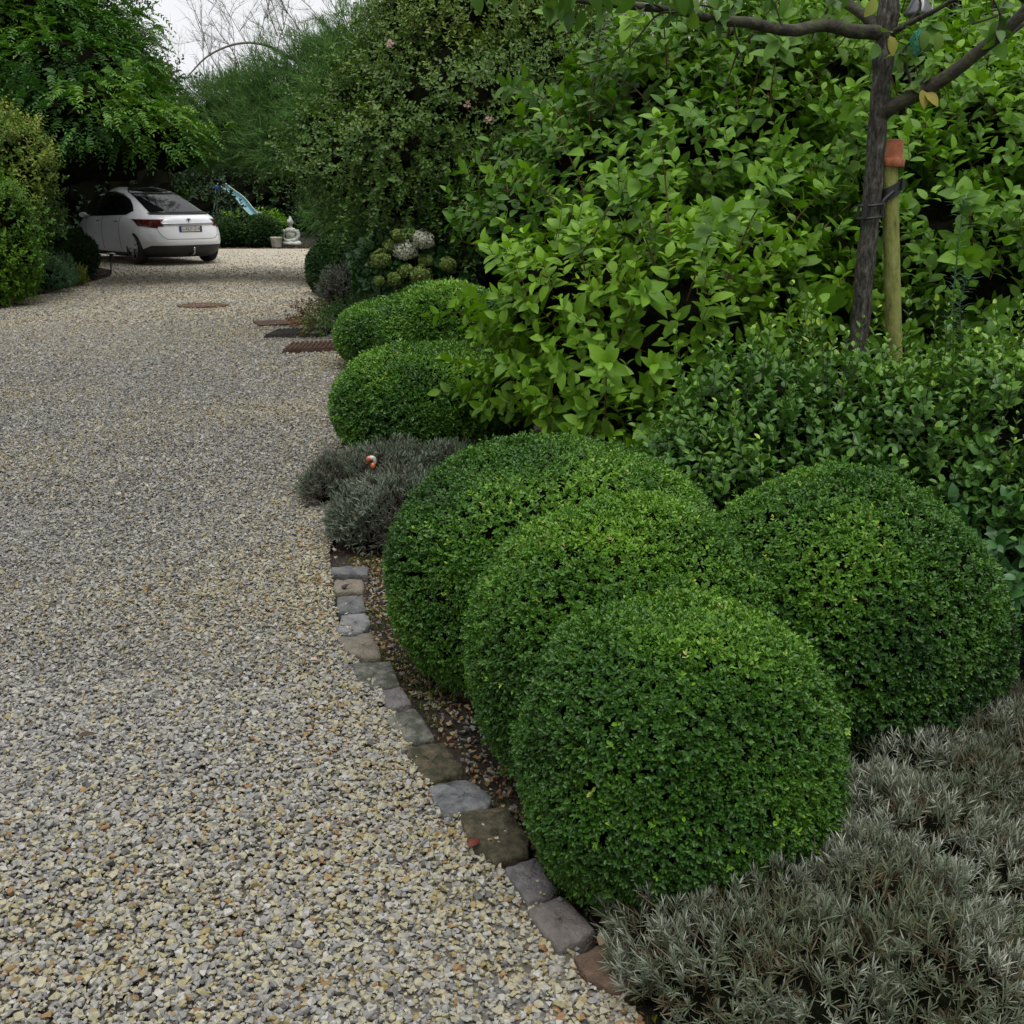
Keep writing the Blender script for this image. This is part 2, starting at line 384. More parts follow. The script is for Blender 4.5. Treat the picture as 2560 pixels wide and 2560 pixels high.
c1 = ramp(nt, [(0.0, (0.09, 0.09, 0.088)), (0.16, (0.19, 0.188, 0.18)), (0.32, (0.235, 0.232, 0.218)), (0.49, (0.345, 0.34, 0.315)),
               (0.52, (0.31, 0.29, 0.215)), (0.68, (0.255, 0.23, 0.13)), (0.82, (0.235, 0.185, 0.085)), (0.93, (0.22, 0.13, 0.06)), (1.0, (0.16, 0.08, 0.045))], a.outputs['Fac'])
tc = nt.nodes.new('ShaderNodeTexCoord'); n1 = nt.nodes.new('ShaderNodeTexNoise'); n1.inputs['Scale'].default_value = 120; n1.inputs['Detail'].default_value = 4; L.new(tc.outputs['Object'], n1.inputs['Vector'])
c2 = ramp(nt, [(0.3, (0.78, 0.77, 0.74)), (0.65, (1.08, 1.08, 1.06))], n1.outputs['Fac'])
mm = nt.nodes.new('ShaderNodeMix'); mm.data_type = 'RGBA'; mm.blend_type = 'MULTIPLY'; mm.inputs[0].default_value = 1; L.new(c1, mm.inputs[6]); L.new(c2, mm.inputs[7])
L.new(mm.outputs[2], b.inputs['Base Color']); b.inputs['Roughness'].default_value = 0.75; b.inputs['Specular IOR Level'].default_value = 0.25
bp = nt.nodes.new('ShaderNodeBump'); bp.inputs['Strength'].default_value = 0.35; bp.inputs['Distance'].default_value = 0.003; L.new(n1.outputs['Fac'], bp.inputs['Height']); L.new(bp.outputs[0], b.inputs['Normal'])
M['stone'] = m
def scatter(y0, y1, dens, size, T, layers, name_mb, ymargin=0.6):
    x0, x1 = -0.56 * y1 - ymargin - 0.4, 1.1
    N = int((x1 - x0) * (y1 - y0) * dens); P = np.c_[rng.uniform(x0, x1, N), rng.uniform(y0, y1, N), np.zeros(N)]
    P = P[inpoly(P, poly) & (P[:, 0] > -0.56 * P[:, 1] - ymargin)]; P = P[rng.random(len(P)) < np.exp(-np.maximum(P[:, 1] - 11, 0) / 5.5)]
    n = len(P); s = size * np.exp(rng.normal(size=n) * 0.3).clip(0.5, 1.9)
    P[:, 2] = rng.uniform(0.0, layers, n) + s * 0.25 + 0.006 * (y0 < 8) * nz(P, 3.0, 9)
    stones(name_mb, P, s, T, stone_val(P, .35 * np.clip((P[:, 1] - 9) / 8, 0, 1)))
g = MB()
T1 = hull_templates(26, 11, 1); T2 = hull_templates(12, 7, 2); T3 = hull_templates(8, 6, 3, 0.5)
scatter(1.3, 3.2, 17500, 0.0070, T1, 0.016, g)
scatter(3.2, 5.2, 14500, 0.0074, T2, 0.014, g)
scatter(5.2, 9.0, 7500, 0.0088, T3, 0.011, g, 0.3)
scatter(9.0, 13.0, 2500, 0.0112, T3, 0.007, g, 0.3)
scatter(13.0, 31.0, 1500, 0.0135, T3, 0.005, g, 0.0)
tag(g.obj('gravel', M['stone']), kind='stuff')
# stones, crumbs and mulch in the bed strip behind the kerb
sb = MB(); N = 16000; t = rng.random(N) ** 1.0
P = np.c_[rng.uniform(-1.0, 0.7, N), rng.uniform(1.5, 4.6, N), np.zeros(N)]
ed = edge_dist(P); P = P[(~inpoly(P, poly)) & (ed < 0.42) & (ed > 0.1)]; n = len(P); P[:, 2] = rng.uniform(-0.014, 0.0, n)
stones(sb, P, rng.uniform(0.004, 0.012, n), T2, np.where(rng.random(n) < .6, rng.uniform(.62, 1, n), rng.uniform(0.0, .25, n)))
tag(sb.obj('bed_gravel', M['stone']), kind='stuff')
M['litter'] = leafmat('leaf_litter', [(0.0, (0.03, 0.018, 0.01)), (0.5, (0.09, 0.045, 0.02)), (1.0, (0.20, 0.11, 0.05))], 0.8, 0.0, 0.2)
lt = MB()
def litter(x0, x1, y0, y1, N, ll=0.02):
    P = np.c_[rng.uniform(x0, x1, N), rng.uniform(y0, y1, N), rng.uniform(-0.015, 0.006, N)]; P = P[~inpoly(P, poly)]; n = len(P)
    D = rdir(n); D[:, 2] *= 0.25; nn = rdir(n) * 0.4; nn[:, 2] += 1
    lt.add(*leaves(P, D, nn, ll * rng.uniform(.5, 1.4, n), ll * 0.5 * rng.uniform(.5, 1.2, n), rng.random(n), 'leaf6', 0.3, 0.3))
litter(-1.0, 0.8, 1.5, 4.8, 9000, 0.012); litter(-9.5, -5, 11, 23, 9000, 0.05); litter(-9.5, -4.5, 31.5, 33.5, 1500, 0.09)
tag(lt.obj('leaf_litter', M['litter']), kind='stuff')

# ------------------------------------------------------------------ kerb setts
def PX(ox, oy, k, pts): return [(ox + x / k, oy + y / k) for x, y in pts]
c1 = lambda *p: PX(800, 1380, 2.76, p); c2 = lambda *p: PX(1000, 1700, 2.2465, p)
setts = [
 (c1((75, 105), (200, 95), (330, 100), (325, 155), (80, 150)), 'g', 'dark grey kerb sett half buried at the foot of the near lavender'),
 (c1((105, 195), (285, 185), (305, 225), (290, 268), (110, 272), (88, 235)), 'b', 'rounded buff kerb sett with a dark pebble on it'),
 (c1((115, 315), (200, 300), (300, 295), (312, 405), (215, 415), (122, 405)), 'g', 'mottled blue-grey kerb sett between the buff rounded sett and a paler smooth one'),
 (c1((152, 432), (325, 425), (350, 490), (290, 550), (115, 545)), 'l', 'smooth pale grey five-sided kerb sett'),
 (c1((120, 590), (360, 560), (400, 640), (425, 720), (300, 725), (180, 680)), 'b', 'wide buff-brown kerb sett with a pebble near its middle'),
 (c1((215, 770), (480, 745), (555, 910), (330, 950), (262, 900)), 'm', 'large grey kerb sett mottled with pale lichen'),
 (c1((400, 965), (560, 925), (635, 1050), (465, 1075)), 'p', 'small mauve-grey kerb sett partly covered by gravel'),
 (c1((410, 1130), (650, 1070), (795, 1275), (600, 1322), (520, 1230)), 'm', 'greenish grey kerb sett with gravel spilled over its left half'),
 (c1((575, 1340), (850, 1310), (1000, 1505), (780, 1572), (690, 1550)), 'o', 'brown mossy kerb sett directly above the dark slate one'),
 (c1((740, 1620), (1020, 1555), (1190, 1690), (1150, 1755), (850, 1810)), 's', 'dark slate kerb sett with a pale worn patch'),
 (c2((320, 745), (590, 700), (725, 880), (718, 975), (540, 1015), (420, 950)), 'o', 'moss-covered brown kerb sett beside the red fallen leaf'),
 (c2((575, 1050), (760, 990), (890, 1188), (720, 1248)), 'p', 'mauve-grey kerb sett at the left foot of the front box ball'),
 (c2((712, 1290), (910, 1205), (1105, 1400), (890, 1515)), 'q', 'warm grey kerb sett with small pits, second from the front'),
 (c2((980, 1550), (1200, 1445), (1345, 1500), (1345, 1700), (1210, 1745), (1060, 1670)), 'r', 'reddish brown kerb sett against the large lavender, nearest the camera'),
]
scol = {'g': ((.06, .062, .066), (.17, .17, .17)), 'b': ((.13, .11, .085), (.24, .21, .165)), 'l': ((.13, .13, .135), (.25, .25, .25)), 'm': ((.07, .075, .06), (.24, .24, .2)),
        'p': ((.09, .083, .085), (.20, .185, .185)), 'o': ((.035, .035, .018), (.15, .12, .075)), 's': ((.035, .037, .04), (.20, .205, .21)), 'q': ((.11, .095, .085), (.2, .18, .165)), 'r': ((.075, .05, .035), (.17, .11, .075))}
for pts, k, lab in setts:
    zt = 0.022; Q = np.array([G(x, y, zt)[:2] for x, y in pts]); cen = Q.mean(0)
    # densify + roughen the outline
    n = len(Q); out_ = []
    for i in range(n):
        for f in (0.06, 0.28, 0.5, 0.72, 0.94): out_.append(Q[i] * (1 - f) + Q[(i + 1) % n] * f)
    O = np.array(out_); r_ = 1 + 0.022 * rng.normal(size=len(O)); O = cen + (O - cen) * r_[:, None] * 1.02; nn = len(O)
    mb = MB(); rings = [(1.0, -0.09), (1.0, zt - 0.016), (0.985, zt - 0.006), (0.94, zt), (0.7, zt + 0.003), (0.35, zt + 0.004), (0.02, zt + 0.003)]
    V = []
    for s, z in rings:
        rr = cen + (O - cen) * s; V.append(np.c_[rr, z + 0.0025 * rng.normal(size=nn) * (z > 0)])
    V = np.concatenate(V); i = np.arange(len(rings) - 1)[:, None] * nn; j = np.arange(nn)[None]; kk = (j + 1) % nn
    lo, hi = [tuple(np.array(v_) * .72) for v_ in scol[k]]; e = thing('kerb_sett', lab, 'kerb stone', (*cen, 0), 'stone setts edging the gravel drive')
    mossy = k in 'om'
    st = [(0.28, lo), (0.62, hi)] if not mossy else [(0.2, (0.045, 0.05, 0.012)), (0.42, lo), (0.7, hi)]
    mt = noisemat('sett_stone', st, 26, 0.85, 0.9, 110, 12, dist=0.008)
    me = mesh_np('stone', V, np.stack([i + j, i + kk, i + nn + kk, i + nn + j], -1).reshape(-1, 4), smooth=True)
    # a sett is one mesh: make the mesh itself the thing
    bpy.data.objects.remove(e); o = link('kerb_sett', me, mt); tag(o, lab, 'kerb stone', 'stone setts edging the gravel drive')
# moss in the joints
M['moss'] = leafmat('moss', [(0, (0.03, 0.045, 0.006)), (0.6, (0.09, 0.12, 0.012)), (1, (0.2, 0.22, 0.02))], 0.9, 0.1, 0.1)
ms = MB(); N = 26000; P = np.c_[rng.uniform(-0.9, 0.5, N), rng.uniform(1.6, 4.5, N), np.zeros(N)]
sg = np.where(inpoly(P, poly), -1, 1) * edge_dist(P)
P = P[(sg > -0.03) & (sg < 0.26) & (nz(P, 9, 5) + nz(P, 30, 6) * .5 > 0.25)]; n = len(P); P[:, 2] = 0.0
D = rdir(n) * 0.8; D[:, 2] = 1; ms.add(*leaves(P, D, rdir(n), 0.012 * rng.uniform(.5, 1.3, n), 0.004, rng.random(n) * .7, 'quad'))
tag(ms.obj('moss', M['moss']), kind='stuff')
# pebbles and fallen leaves
def one_leaf(name, p, L_, lab, col, yaw, wr=.5):
    D = np.array([[math.cos(yaw), math.sin(yaw), 0.1]]); mb = MB().add(*leaves(np.array([p]), D, np.array([[0.1, -.3, 1.0]]), L_, L_ * wr, 0.5, 'big', 0.35, 0.15))
    o = mb.obj(name, noisemat(name, [(0.3, tuple(np.array(col) * .6)), (0.7, col)], 60, 0.6, 0.2), smooth=True)
    sm = o.modifiers.new('t', 'SOLIDIFY'); sm.thickness = 0.0008; tag(o, lab, 'leaf')
q = G(1170, 2117, 0.035); one_leaf('fallen_leaf', q, 0.045, 'red fallen leaf lying on gravel beside the mossy kerb sett', (0.13, 0.03, 0.02), 0.9)
q = G(195, 1838, 0.03); one_leaf('fallen_leaf', q, 0.05, 'dark brown fallen leaf lying on the open gravel at left', (0.06, 0.035, 0.02), 0.2, 0.35)
q = G(862, 1466, 0.034); pm = MB(); stones(pm, np.array([q]), np.array([0.017]), T1, np.array([0.0])); tag(pm.obj('pebble', plain('dark_pebble', (.02, .02, .018), .8)), 'dark pebble lying on the rounded buff kerb sett', 'pebble')
q = G(1508, 2354, 0.04); pm = MB(); stones(pm, np.array([q]), np.array([0.016]), T1, np.array([0.6])); tag(pm.obj('pebble', plain('brown_pebble', (.25, .17, .1), .8)), 'light brown pebble on the reddish kerb sett nearest the camera', 'pebble')

N = 9000; P = np.c_[rng.uniform(-1.0, 0.6, N), rng.uniform(1.6, 4.6, N), np.full(N, .027)]; sg = np.where(inpoly(P, poly), -1, 1) * edge_dist(P)
P = P[(sg > 0) & (sg < .09) & (rng.random(N) < np.exp(-np.maximum(sg, 0) / .03) * .55) & (nz(P, 7, 15) > -.1)]; n = len(P)
for c_, rx_, ry_, k_ in ((G(506, 766), .36, .3, 130), (G(716, 804), .3, .28, 60), (G(745, 832), .4, .2, 60), (G(770, 866), .4, .2, 60)):
    P = np.concatenate([P, c_ + np.c_[rng.normal(size=(k_, 2)) * (rx_ * .75, ry_ * .75), np.full(k_, .032)]])
n = len(P)
sp_ = MB(); stones(sp_, P, rng.uniform(.004, .010, n), T1, stone_val(P, .2)); tag(sp_.obj('spilled_gravel', M['stone']), kind='stuff')
N = 420; P = np.c_[rng.uniform(-5, .5, N), rng.uniform(1.6, 16, N), np.full(N, .03)]; P = P[inpoly(P, poly)]; n = len(P); D = rdir(n); D[:, 2] *= .3
db = MB(); db.add(*leaves(P, D, rdir(n) * .5 + np.array([0, 0, 1]), rng.uniform(.01, .028, n), rng.uniform(.004, .012, n), rng.random(n), 'leaf6', .3, .3)); tag(db.obj('leaf_crumbs', M['litter']), kind='stuff')
# ------------------------------------------------------------------ clipped box
M['box'] = leafmat('box_leaf', [(0.0, (0.008, 0.028, 0.007)), (0.35, (0.033, 0.098, 0.011)), (0.6, (0.074, 0.18, 0.014)), (0.85, (0.18, 0.34, 0.025)), (0.98, (0.30, 0.38, 0.06)), (1.0, (0.42, 0.36, 0.14))], 0.4, 0.28, 0.35)
M['boxfar'] = leafmat('box_leaf_shaded', [(0.0, (0.01, 0.03, 0.008)), (0.5, (0.022, 0.06, 0.012)), (1.0, (0.05, 0.11, 0.02))], 0.5, 0.2, 0.25)  # darker copy of the box leaf, shade painted into its colour
def box_ball(c, r, H, N, lab, ll=0.017, k=6, group='clipped box balls along the drive', bright=0.0, mat=None, cat='topiary', seed=0, lump=0.025):
    e = thing('boxwood_ball', lab, cat, (c[0], c[1], 0), group)
    P, D = superell(N, c, r - 0.012, H - 0.012)
    back = (D[:, 1] > 0.65) & (D[:, 2] < 0.2) & (rng.random(len(P)) < 0.65); P, D = P[~back], D[~back]
    P = P + D * (lump * nz(P, 7 / max(r, .3) * .6, seed)[:, None] + 0.006 * rng.normal(size=(len(P), 1)) + (0.02 * (rng.random(len(P)) < .02))[:, None]) - D * ll
    d = D + rng.normal(size=P.shape) * 0.42; d[:, 2] += 0.35
    g1 = nz(P, 14, seed + 5); g2 = nz(P, 5, seed + 9)
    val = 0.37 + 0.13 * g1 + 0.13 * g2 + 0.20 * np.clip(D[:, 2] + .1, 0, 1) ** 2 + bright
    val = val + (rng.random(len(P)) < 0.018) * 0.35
    mb = MB(); st = MB()
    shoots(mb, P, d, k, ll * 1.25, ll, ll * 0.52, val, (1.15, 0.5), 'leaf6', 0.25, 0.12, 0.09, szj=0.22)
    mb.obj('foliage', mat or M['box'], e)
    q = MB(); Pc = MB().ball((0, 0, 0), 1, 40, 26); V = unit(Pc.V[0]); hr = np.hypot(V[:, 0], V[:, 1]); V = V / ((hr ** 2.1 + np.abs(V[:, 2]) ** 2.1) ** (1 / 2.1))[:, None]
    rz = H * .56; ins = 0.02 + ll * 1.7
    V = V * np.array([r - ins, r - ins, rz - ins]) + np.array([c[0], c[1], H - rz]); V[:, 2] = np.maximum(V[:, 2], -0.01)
    q.add(V, Pc.F[4][0]); q.obj('shade_core', M['twig'], e, True)
    return e
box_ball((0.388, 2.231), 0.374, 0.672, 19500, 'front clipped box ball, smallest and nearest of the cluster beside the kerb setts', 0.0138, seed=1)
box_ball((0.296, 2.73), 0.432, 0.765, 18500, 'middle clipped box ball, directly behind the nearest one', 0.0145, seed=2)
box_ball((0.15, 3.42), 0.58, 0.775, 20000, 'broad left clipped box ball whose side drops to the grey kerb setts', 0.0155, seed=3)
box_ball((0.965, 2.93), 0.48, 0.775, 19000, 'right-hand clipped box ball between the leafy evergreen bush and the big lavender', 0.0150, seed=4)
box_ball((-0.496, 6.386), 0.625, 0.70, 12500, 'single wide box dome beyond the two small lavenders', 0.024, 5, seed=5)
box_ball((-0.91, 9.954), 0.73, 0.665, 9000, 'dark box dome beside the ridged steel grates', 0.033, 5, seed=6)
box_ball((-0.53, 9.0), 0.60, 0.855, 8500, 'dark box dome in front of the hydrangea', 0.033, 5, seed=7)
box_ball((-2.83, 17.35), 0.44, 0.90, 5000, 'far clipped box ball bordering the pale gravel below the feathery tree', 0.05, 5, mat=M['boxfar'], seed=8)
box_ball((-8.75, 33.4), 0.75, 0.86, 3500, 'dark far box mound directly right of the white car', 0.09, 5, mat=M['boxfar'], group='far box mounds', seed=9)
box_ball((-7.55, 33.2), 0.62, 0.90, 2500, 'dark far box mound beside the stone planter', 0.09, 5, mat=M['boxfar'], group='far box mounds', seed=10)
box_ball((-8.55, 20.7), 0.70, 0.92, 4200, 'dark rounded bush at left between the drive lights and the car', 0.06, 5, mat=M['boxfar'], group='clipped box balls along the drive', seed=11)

# ------------------------------------------------------------------ lavender
M['lav'] = leafmat('lavender_leaf', [(0.0, (0.06, 0.035, 0.02)), (0.2, (0.14, 0.105, 0.065)), (0.30, (0.085, 0.105, 0.05)), (0.48, (0.10, 0.125, 0.075)), (0.64, (0.155, 0.175, 0.13)), (0.85, (0.31, 0.33, 0.27)), (1, (0.5, 0.5, 0.43))], 0.7, 0.15, 0.2, (1.1, 1.2, .7))
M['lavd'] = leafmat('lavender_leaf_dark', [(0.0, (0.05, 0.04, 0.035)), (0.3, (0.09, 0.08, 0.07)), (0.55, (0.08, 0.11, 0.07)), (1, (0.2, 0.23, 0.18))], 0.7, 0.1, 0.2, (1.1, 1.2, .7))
M['lavstem'] = plain('lavender_stem', (0.12, 0.085, 0.055), 0.8)
def lavender(cl, N, lab, ll, lw, k, mat, base=0.55, Ls=0.05, bare=400, loc=None, cw=0.8, group='lavender bushes', nm='lavender_bush'):
    c0 = np.array(cl[0]); e = thing(nm, lab, 'lavender', loc or (c0[0], c0[1], 0), group)
    P, D = sample(cl, N, 0.8, 1.03, -0.35, 0.14, kin=0.85); d = D * 0.7 + rng.normal(size=P.shape) * 0.4; d[:, 2] += 0.75
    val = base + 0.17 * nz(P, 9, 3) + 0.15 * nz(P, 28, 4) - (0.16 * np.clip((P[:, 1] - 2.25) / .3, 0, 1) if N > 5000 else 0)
    mb = MB(); st = MB()
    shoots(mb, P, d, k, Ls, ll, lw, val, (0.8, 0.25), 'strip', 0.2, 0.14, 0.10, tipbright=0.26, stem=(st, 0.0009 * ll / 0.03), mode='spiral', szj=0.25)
    # inner leaves
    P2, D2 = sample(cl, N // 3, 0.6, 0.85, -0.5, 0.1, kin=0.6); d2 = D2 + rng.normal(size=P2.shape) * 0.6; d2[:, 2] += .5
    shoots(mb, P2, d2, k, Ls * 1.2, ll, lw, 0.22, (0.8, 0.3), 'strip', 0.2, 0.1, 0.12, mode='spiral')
    mb.obj('foliage', mat, e)
    # woody stems and cut stalks
    P3, D3 = sample(cl, bare, 0.5, 0.9, -0.6, 0.1, kin=0.5); base_ = P3 * 1.0; i_ = rng.integers(0, len(cl), len(P3)); cc = np.array([c[:3] for c in cl])[i_]
    for p in range(len(P3)):
        b_ = P3[p]; t_ = b_ + (D3[p] * 0.6 + rng.normal(size=3) * 0.45 + np.array([0, 0, .35])) * Ls * rng.uniform(1.0, 2.0)
        st.tube([b_, (b_ + t_) / 2 + rng.normal(size=3) * Ls * .1, t_], [0.0016, .0013, .0009] if ll < .06 else [.004, .003, .002], 4, cap=False)
    st.obj('stems', M['lavstem'], e)
    q = MB(); core(q, cl, cw, jag=.1); q.obj('shade_core', M['twig'], e)
    return e
bl = []
for px, py, Yd, r in [(1720, 2420, 1.86, .16), (1690, 2300, 2.0, .14), (1800, 2290, 2.02, .17), (1900, 2480, 1.85, .2), (1980, 2230, 2.1, .19), (2080, 2350, 2.0, .2), (2150, 2130, 2.25, .2), (2200, 2500, 1.85, .22), (2260, 2230, 2.15, .22), (2300, 1980, 2.45, .2),
                      (2420, 2080, 2.35, .2), (2440, 1870, 2.6, .2), (2590, 1860, 2.6, .22), (2560, 2100, 2.35, .2), (2420, 2350, 2.05, .18), (2650, 2250, 2.2, .2), (2640, 1960, 2.5, .25), (1820, 2580, 1.75, .18), (2050, 2640, 1.72, .2), (2330, 2650, 1.72, .2)]:
    c = W(px, py, Yd); c = c - np.array([0, 0, r * .72]); bl.append((c[0], c[1], max(c[2], 0.03), r, r, r * .82))
lavender(bl, 10500, 'large grey-green lavender spreading across the near right corner', 0.030, 0.0029, 17, M['lav'], 0.45, 0.045, 1100, (1.1, 2.2, 0))
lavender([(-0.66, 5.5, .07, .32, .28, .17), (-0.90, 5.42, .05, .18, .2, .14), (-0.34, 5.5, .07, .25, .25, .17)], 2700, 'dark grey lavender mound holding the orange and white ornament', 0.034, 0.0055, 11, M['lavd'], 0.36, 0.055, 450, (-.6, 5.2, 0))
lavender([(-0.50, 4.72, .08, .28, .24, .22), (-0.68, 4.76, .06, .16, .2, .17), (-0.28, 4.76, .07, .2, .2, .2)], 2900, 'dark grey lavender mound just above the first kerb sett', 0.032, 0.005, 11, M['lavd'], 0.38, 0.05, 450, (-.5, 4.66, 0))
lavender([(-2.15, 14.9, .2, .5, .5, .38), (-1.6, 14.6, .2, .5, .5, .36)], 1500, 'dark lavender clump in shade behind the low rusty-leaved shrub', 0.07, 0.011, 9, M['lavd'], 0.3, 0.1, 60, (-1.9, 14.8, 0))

# ------------------------------------------------------------------ ornament in the lavender
q = W(926, 1148, 5.28); sc_ = S(5) ; e = thing('garden_ornament', 'small glazed orange and white garden ornament sitting in the dark lavender', 'ornament', (q[0], q[1], q[2] - .1))
og = noisemat('orange_glaze', [(0.4, (0.38, 0.07, 0.02)), (0.6, (0.5, 0.14, 0.05))], 30, 0.25, 0, spec=.6, coat=.5); wg = plain('white_glaze', (0.42, 0.41, 0.34), 0.4, coat=.5)
MB().ball(q + np.array([-.008, 0, .0]), (.014, .014, .017)).obj('head', og, e, True)
MB().tube(curve([q + np.array([-.002, 0.004, .004]), q + np.array([.014, .004, .004]), q + np.array([.021, .003, -.008]), q + np.array([.022, .002, -.026])], 12), [.014, .014, .0135, .013, .012, .0115, .011, .0105, .01, .009, .008, .007], 10).obj('neck', wg, e, True)
MB().ball(q + np.array([.012, -.004, -.034]), (.014, .013, .018)).obj('body', og, e, True)

# ------------------------------------------------------------------ broad-leaved dogwood
M['dog'] = leafmat('dogwood_leaf', [(0.0, (0.016, 0.042, 0.008)), (0.3, (0.046, 0.12, 0.012)), (0.6, (0.11, 0.23, 0.014)), (0.9, (0.19, 0.34, 0.026)), (1, (0.28, 0.38, 0.04))], 0.46, 0.4, 0.2, (1.3, 1.5, .4))
M['redstem'] = plain('reddish_stem', (0.13, 0.06, 0.035), 0.6)
def shrub(name, lab, cat, cl, N, k, Ls, ll, lw, mat, base=.45, ang=(1.2, .6), kind='big', up=0., curl=.25, bend=0., core_k=.6, dn=-.55, noise=(.12, 2.5), stem=True, outw=.7, upw=.5, rnd=.35, lo=.75, hi=1.08, group=None, rough=.2, nstem=8, stemr=.012, vj=.07, tip=0.1, base_pt=None, stemmat=None, kin=.75, mode='deco', szj=.2):
    cen = np.mean([c[:2] for c in cl], axis=0) if base_pt is None else np.array(base_pt)
    e = thing(name, lab, cat, (cen[0], cen[1], 0), group)
    P, D = sample(cl, N, lo, hi, dn, rough, kin=kin); d = D * outw + rng.normal(size=P.shape) * rnd; d[:, 2] += upw
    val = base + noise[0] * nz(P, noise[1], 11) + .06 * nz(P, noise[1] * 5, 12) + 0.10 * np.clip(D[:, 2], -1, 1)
    mb = MB(); st = MB()
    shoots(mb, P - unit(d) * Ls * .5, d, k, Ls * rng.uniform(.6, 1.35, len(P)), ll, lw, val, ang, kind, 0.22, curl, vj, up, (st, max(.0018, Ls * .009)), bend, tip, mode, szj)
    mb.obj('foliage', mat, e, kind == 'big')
    for i in range(nstem):
        c = cl[rng.integers(0, len(cl))]; a = rng.random() * 6.28
        p0 = np.array([cen[0] + .12 * math.cos(a), cen[1] + .12 * math.sin(a), -.03]); p3 = np.array(c[:3]) + rdir(1)[0] * np.array(c[3:6]) * .75
        st.tube(curve([p0, p0 * .6 + p3 * .4 + np.array([0, 0, .25 * abs(p3[2])]), p3], 10), np.linspace(stemr, stemr * .3, 10), 6, cap=False)
    st.obj('stems', stemmat or M['redstem'], e)
    if core_k: qq = MB(); core(qq, cl, core_k); qq.obj('shade_core', M['twig'], e)
    return e
def blobs(L_):
    """(px, py, Y, radius, vertical squash) pixel-guided clump centres"""
    o = []
    for px, py, Yd, r, sq in L_: c = W(px, py, Yd); o.append((c[0], c[1], c[2], r, r, r * sq))
    return o
dc = blobs([(1560, 1070, 4.7, .22, .8), (1360, 960, 5.8, .36, .8), (1420, 760, 5.3, .42, .85), (1520, 960, 5.0, .40, .8), (1330, 560, 6.3, .35, .8), (1510, 450, 6.4, .5, .9), (1600, 650, 5.9, .5, .9), (1700, 850, 5.0, .45, .9), (1690, 310, 6.7, .62, .8), (1850, 420, 6.3, .6, .8), (1850, 700, 5.6, .5, .8), (1950, 240, 6.9, .65, .8),
            (2080, 560, 6.2, .6, .8), (2230, 300, 6.6, .6, .8), (2400, 420, 6.1, .6, .8), (2300, 650, 5.7, .55, .8), (2560, 300, 6.6, .65, .8), (2560, 560, 5.9, .6, .8), (2480, 800, 5.4, .5, .8), (2080, 850, 5.4, .5, .8), (1860, 170, 7.3, .6, .7), (2700, 700, 5.8, .6, .8), (2150, 170, 7.4, .6, .7), (2450, 180, 7.4, .5, .6)])
shrub('dogwood_shrub', 'tall broad-leaved light green shrub filling the right behind the staked tree', 'shrub', dc, 4900, 8, .19, .088, .049, M['dog'], .40, (1.25, .6), outw=.85, upw=.45, curl=.28, bend=.1, core_k=.62, noise=(.15, 1.8), base_pt=(1.6, 6.2), nstem=26, stemr=.014, rough=.34, dn=-.7, hi=1.2)
e = bpy.data.objects['dogwood_shrub']; tb = MB(); ts = MB(); P0, D0 = sample(dc, 190, .85, 1.0, -.5, .1)
for p, dv in zip(P0, D0):
    if dv[1] > .5 or p[0] + dv[0] * .5 < -.22 or (p[0] < .35 and p[2] < .95): continue
    dv = unit(dv * .8 + np.array([0, -.25, .35]) + rng.normal(size=3) * .25); L_ = rng.uniform(.3, .6)
    cv = curve([p - dv * .1, p + dv * L_ * .5 + np.array([0, 0, .05]), p + dv * L_ + np.array([0, 0, -.02])], 7); ts.tube(cv, np.linspace(.005, .002, 7), 5, cap=False); Dv = np.gradient(cv, axis=0); v_ = .5 + .1 * rng.normal()
    shoots(tb, cv[2:], Dv[2:], 4, .06, .088, .050, v_, (1.25, 1.0), 'big', .2, .3, vj=.06)
    shoots(tb, cv[-1:], Dv[-1:], 6, .05, .088, .048, v_ + .1, (1.1, .6), 'big', .2, .3, vj=.06)
tb.obj('loose_sprays', M['dog'], e, True)
rb_ = ts; ii = rng.integers(0, len(P0), 45)      # small reddish fruit stalks
for p in P0[ii]:
    for _ in range(7): rb_.tube([p, p + rdir(1)[0] * .03 + np.array([0, 0, .02])], .0016, 3, cap=False)
ts.obj('spray_stems', M['redstem'], e)
# evergreen privet/euonymus in front of it
M['priv'] = leafmat('privet_leaf', [(0.0, (0.014, 0.04, 0.014)), (0.35, (0.038, 0.105, 0.022)), (0.65, (0.075, 0.17, 0.024)), (0.85, (0.15, 0.28, 0.03)), (1, (0.30, 0.42, 0.05))], 0.42, 0.28, 0.35)
pc = blobs([(1790, 1270, 3.72, .2, .9), (1900, 1230, 3.85, .25, .8), (1790, 1160, 4.0, .28, .8), (1880, 1060, 4.1, .3, .8), (1980, 1140, 4.0, .33, .8), (2120, 1080, 4.1, .35, .8), (2260, 1140, 3.9, .36, .8), (2400, 1090, 4.0, .36, .8), (2540, 1130, 3.8, .36, .9), (2480, 1330, 3.6, .3, .9), (2680, 1130, 3.9, .4, .9), (2640, 1410, 3.5, .32, .9), (2150, 1230, 3.8, .3, .7), (2350, 1230, 3.75, .3, .7)])
ev = shrub('privet_shrub', 'dense dark evergreen bush with upright shoots around the foot of the staked tree', 'shrub', pc, 3300, 12, .16, .046, .029, M['priv'], .50, (1.1, .6), 'leaf6', curl=.15, outw=.45, upw=.9, core_k=.74, noise=(.10, 4), base_pt=(1.7, 3.9), nstem=12, dn=-.85, tip=.12, stemmat=plain('green_stem', (.04, .08, .025), .6), rough=.12)
ps = MB(); pst = MB(); Ns = 75; cc = np.array([pc[i] for i in rng.integers(0, len(pc), Ns)]); P = cc[:, :3] + np.c_[rng.uniform(-.25, .25, (Ns, 2)), cc[:, 5] * rng.uniform(.75, 1.0, Ns)]
d = rng.normal(size=(Ns, 3)) * .15; d[:, 2] = 1
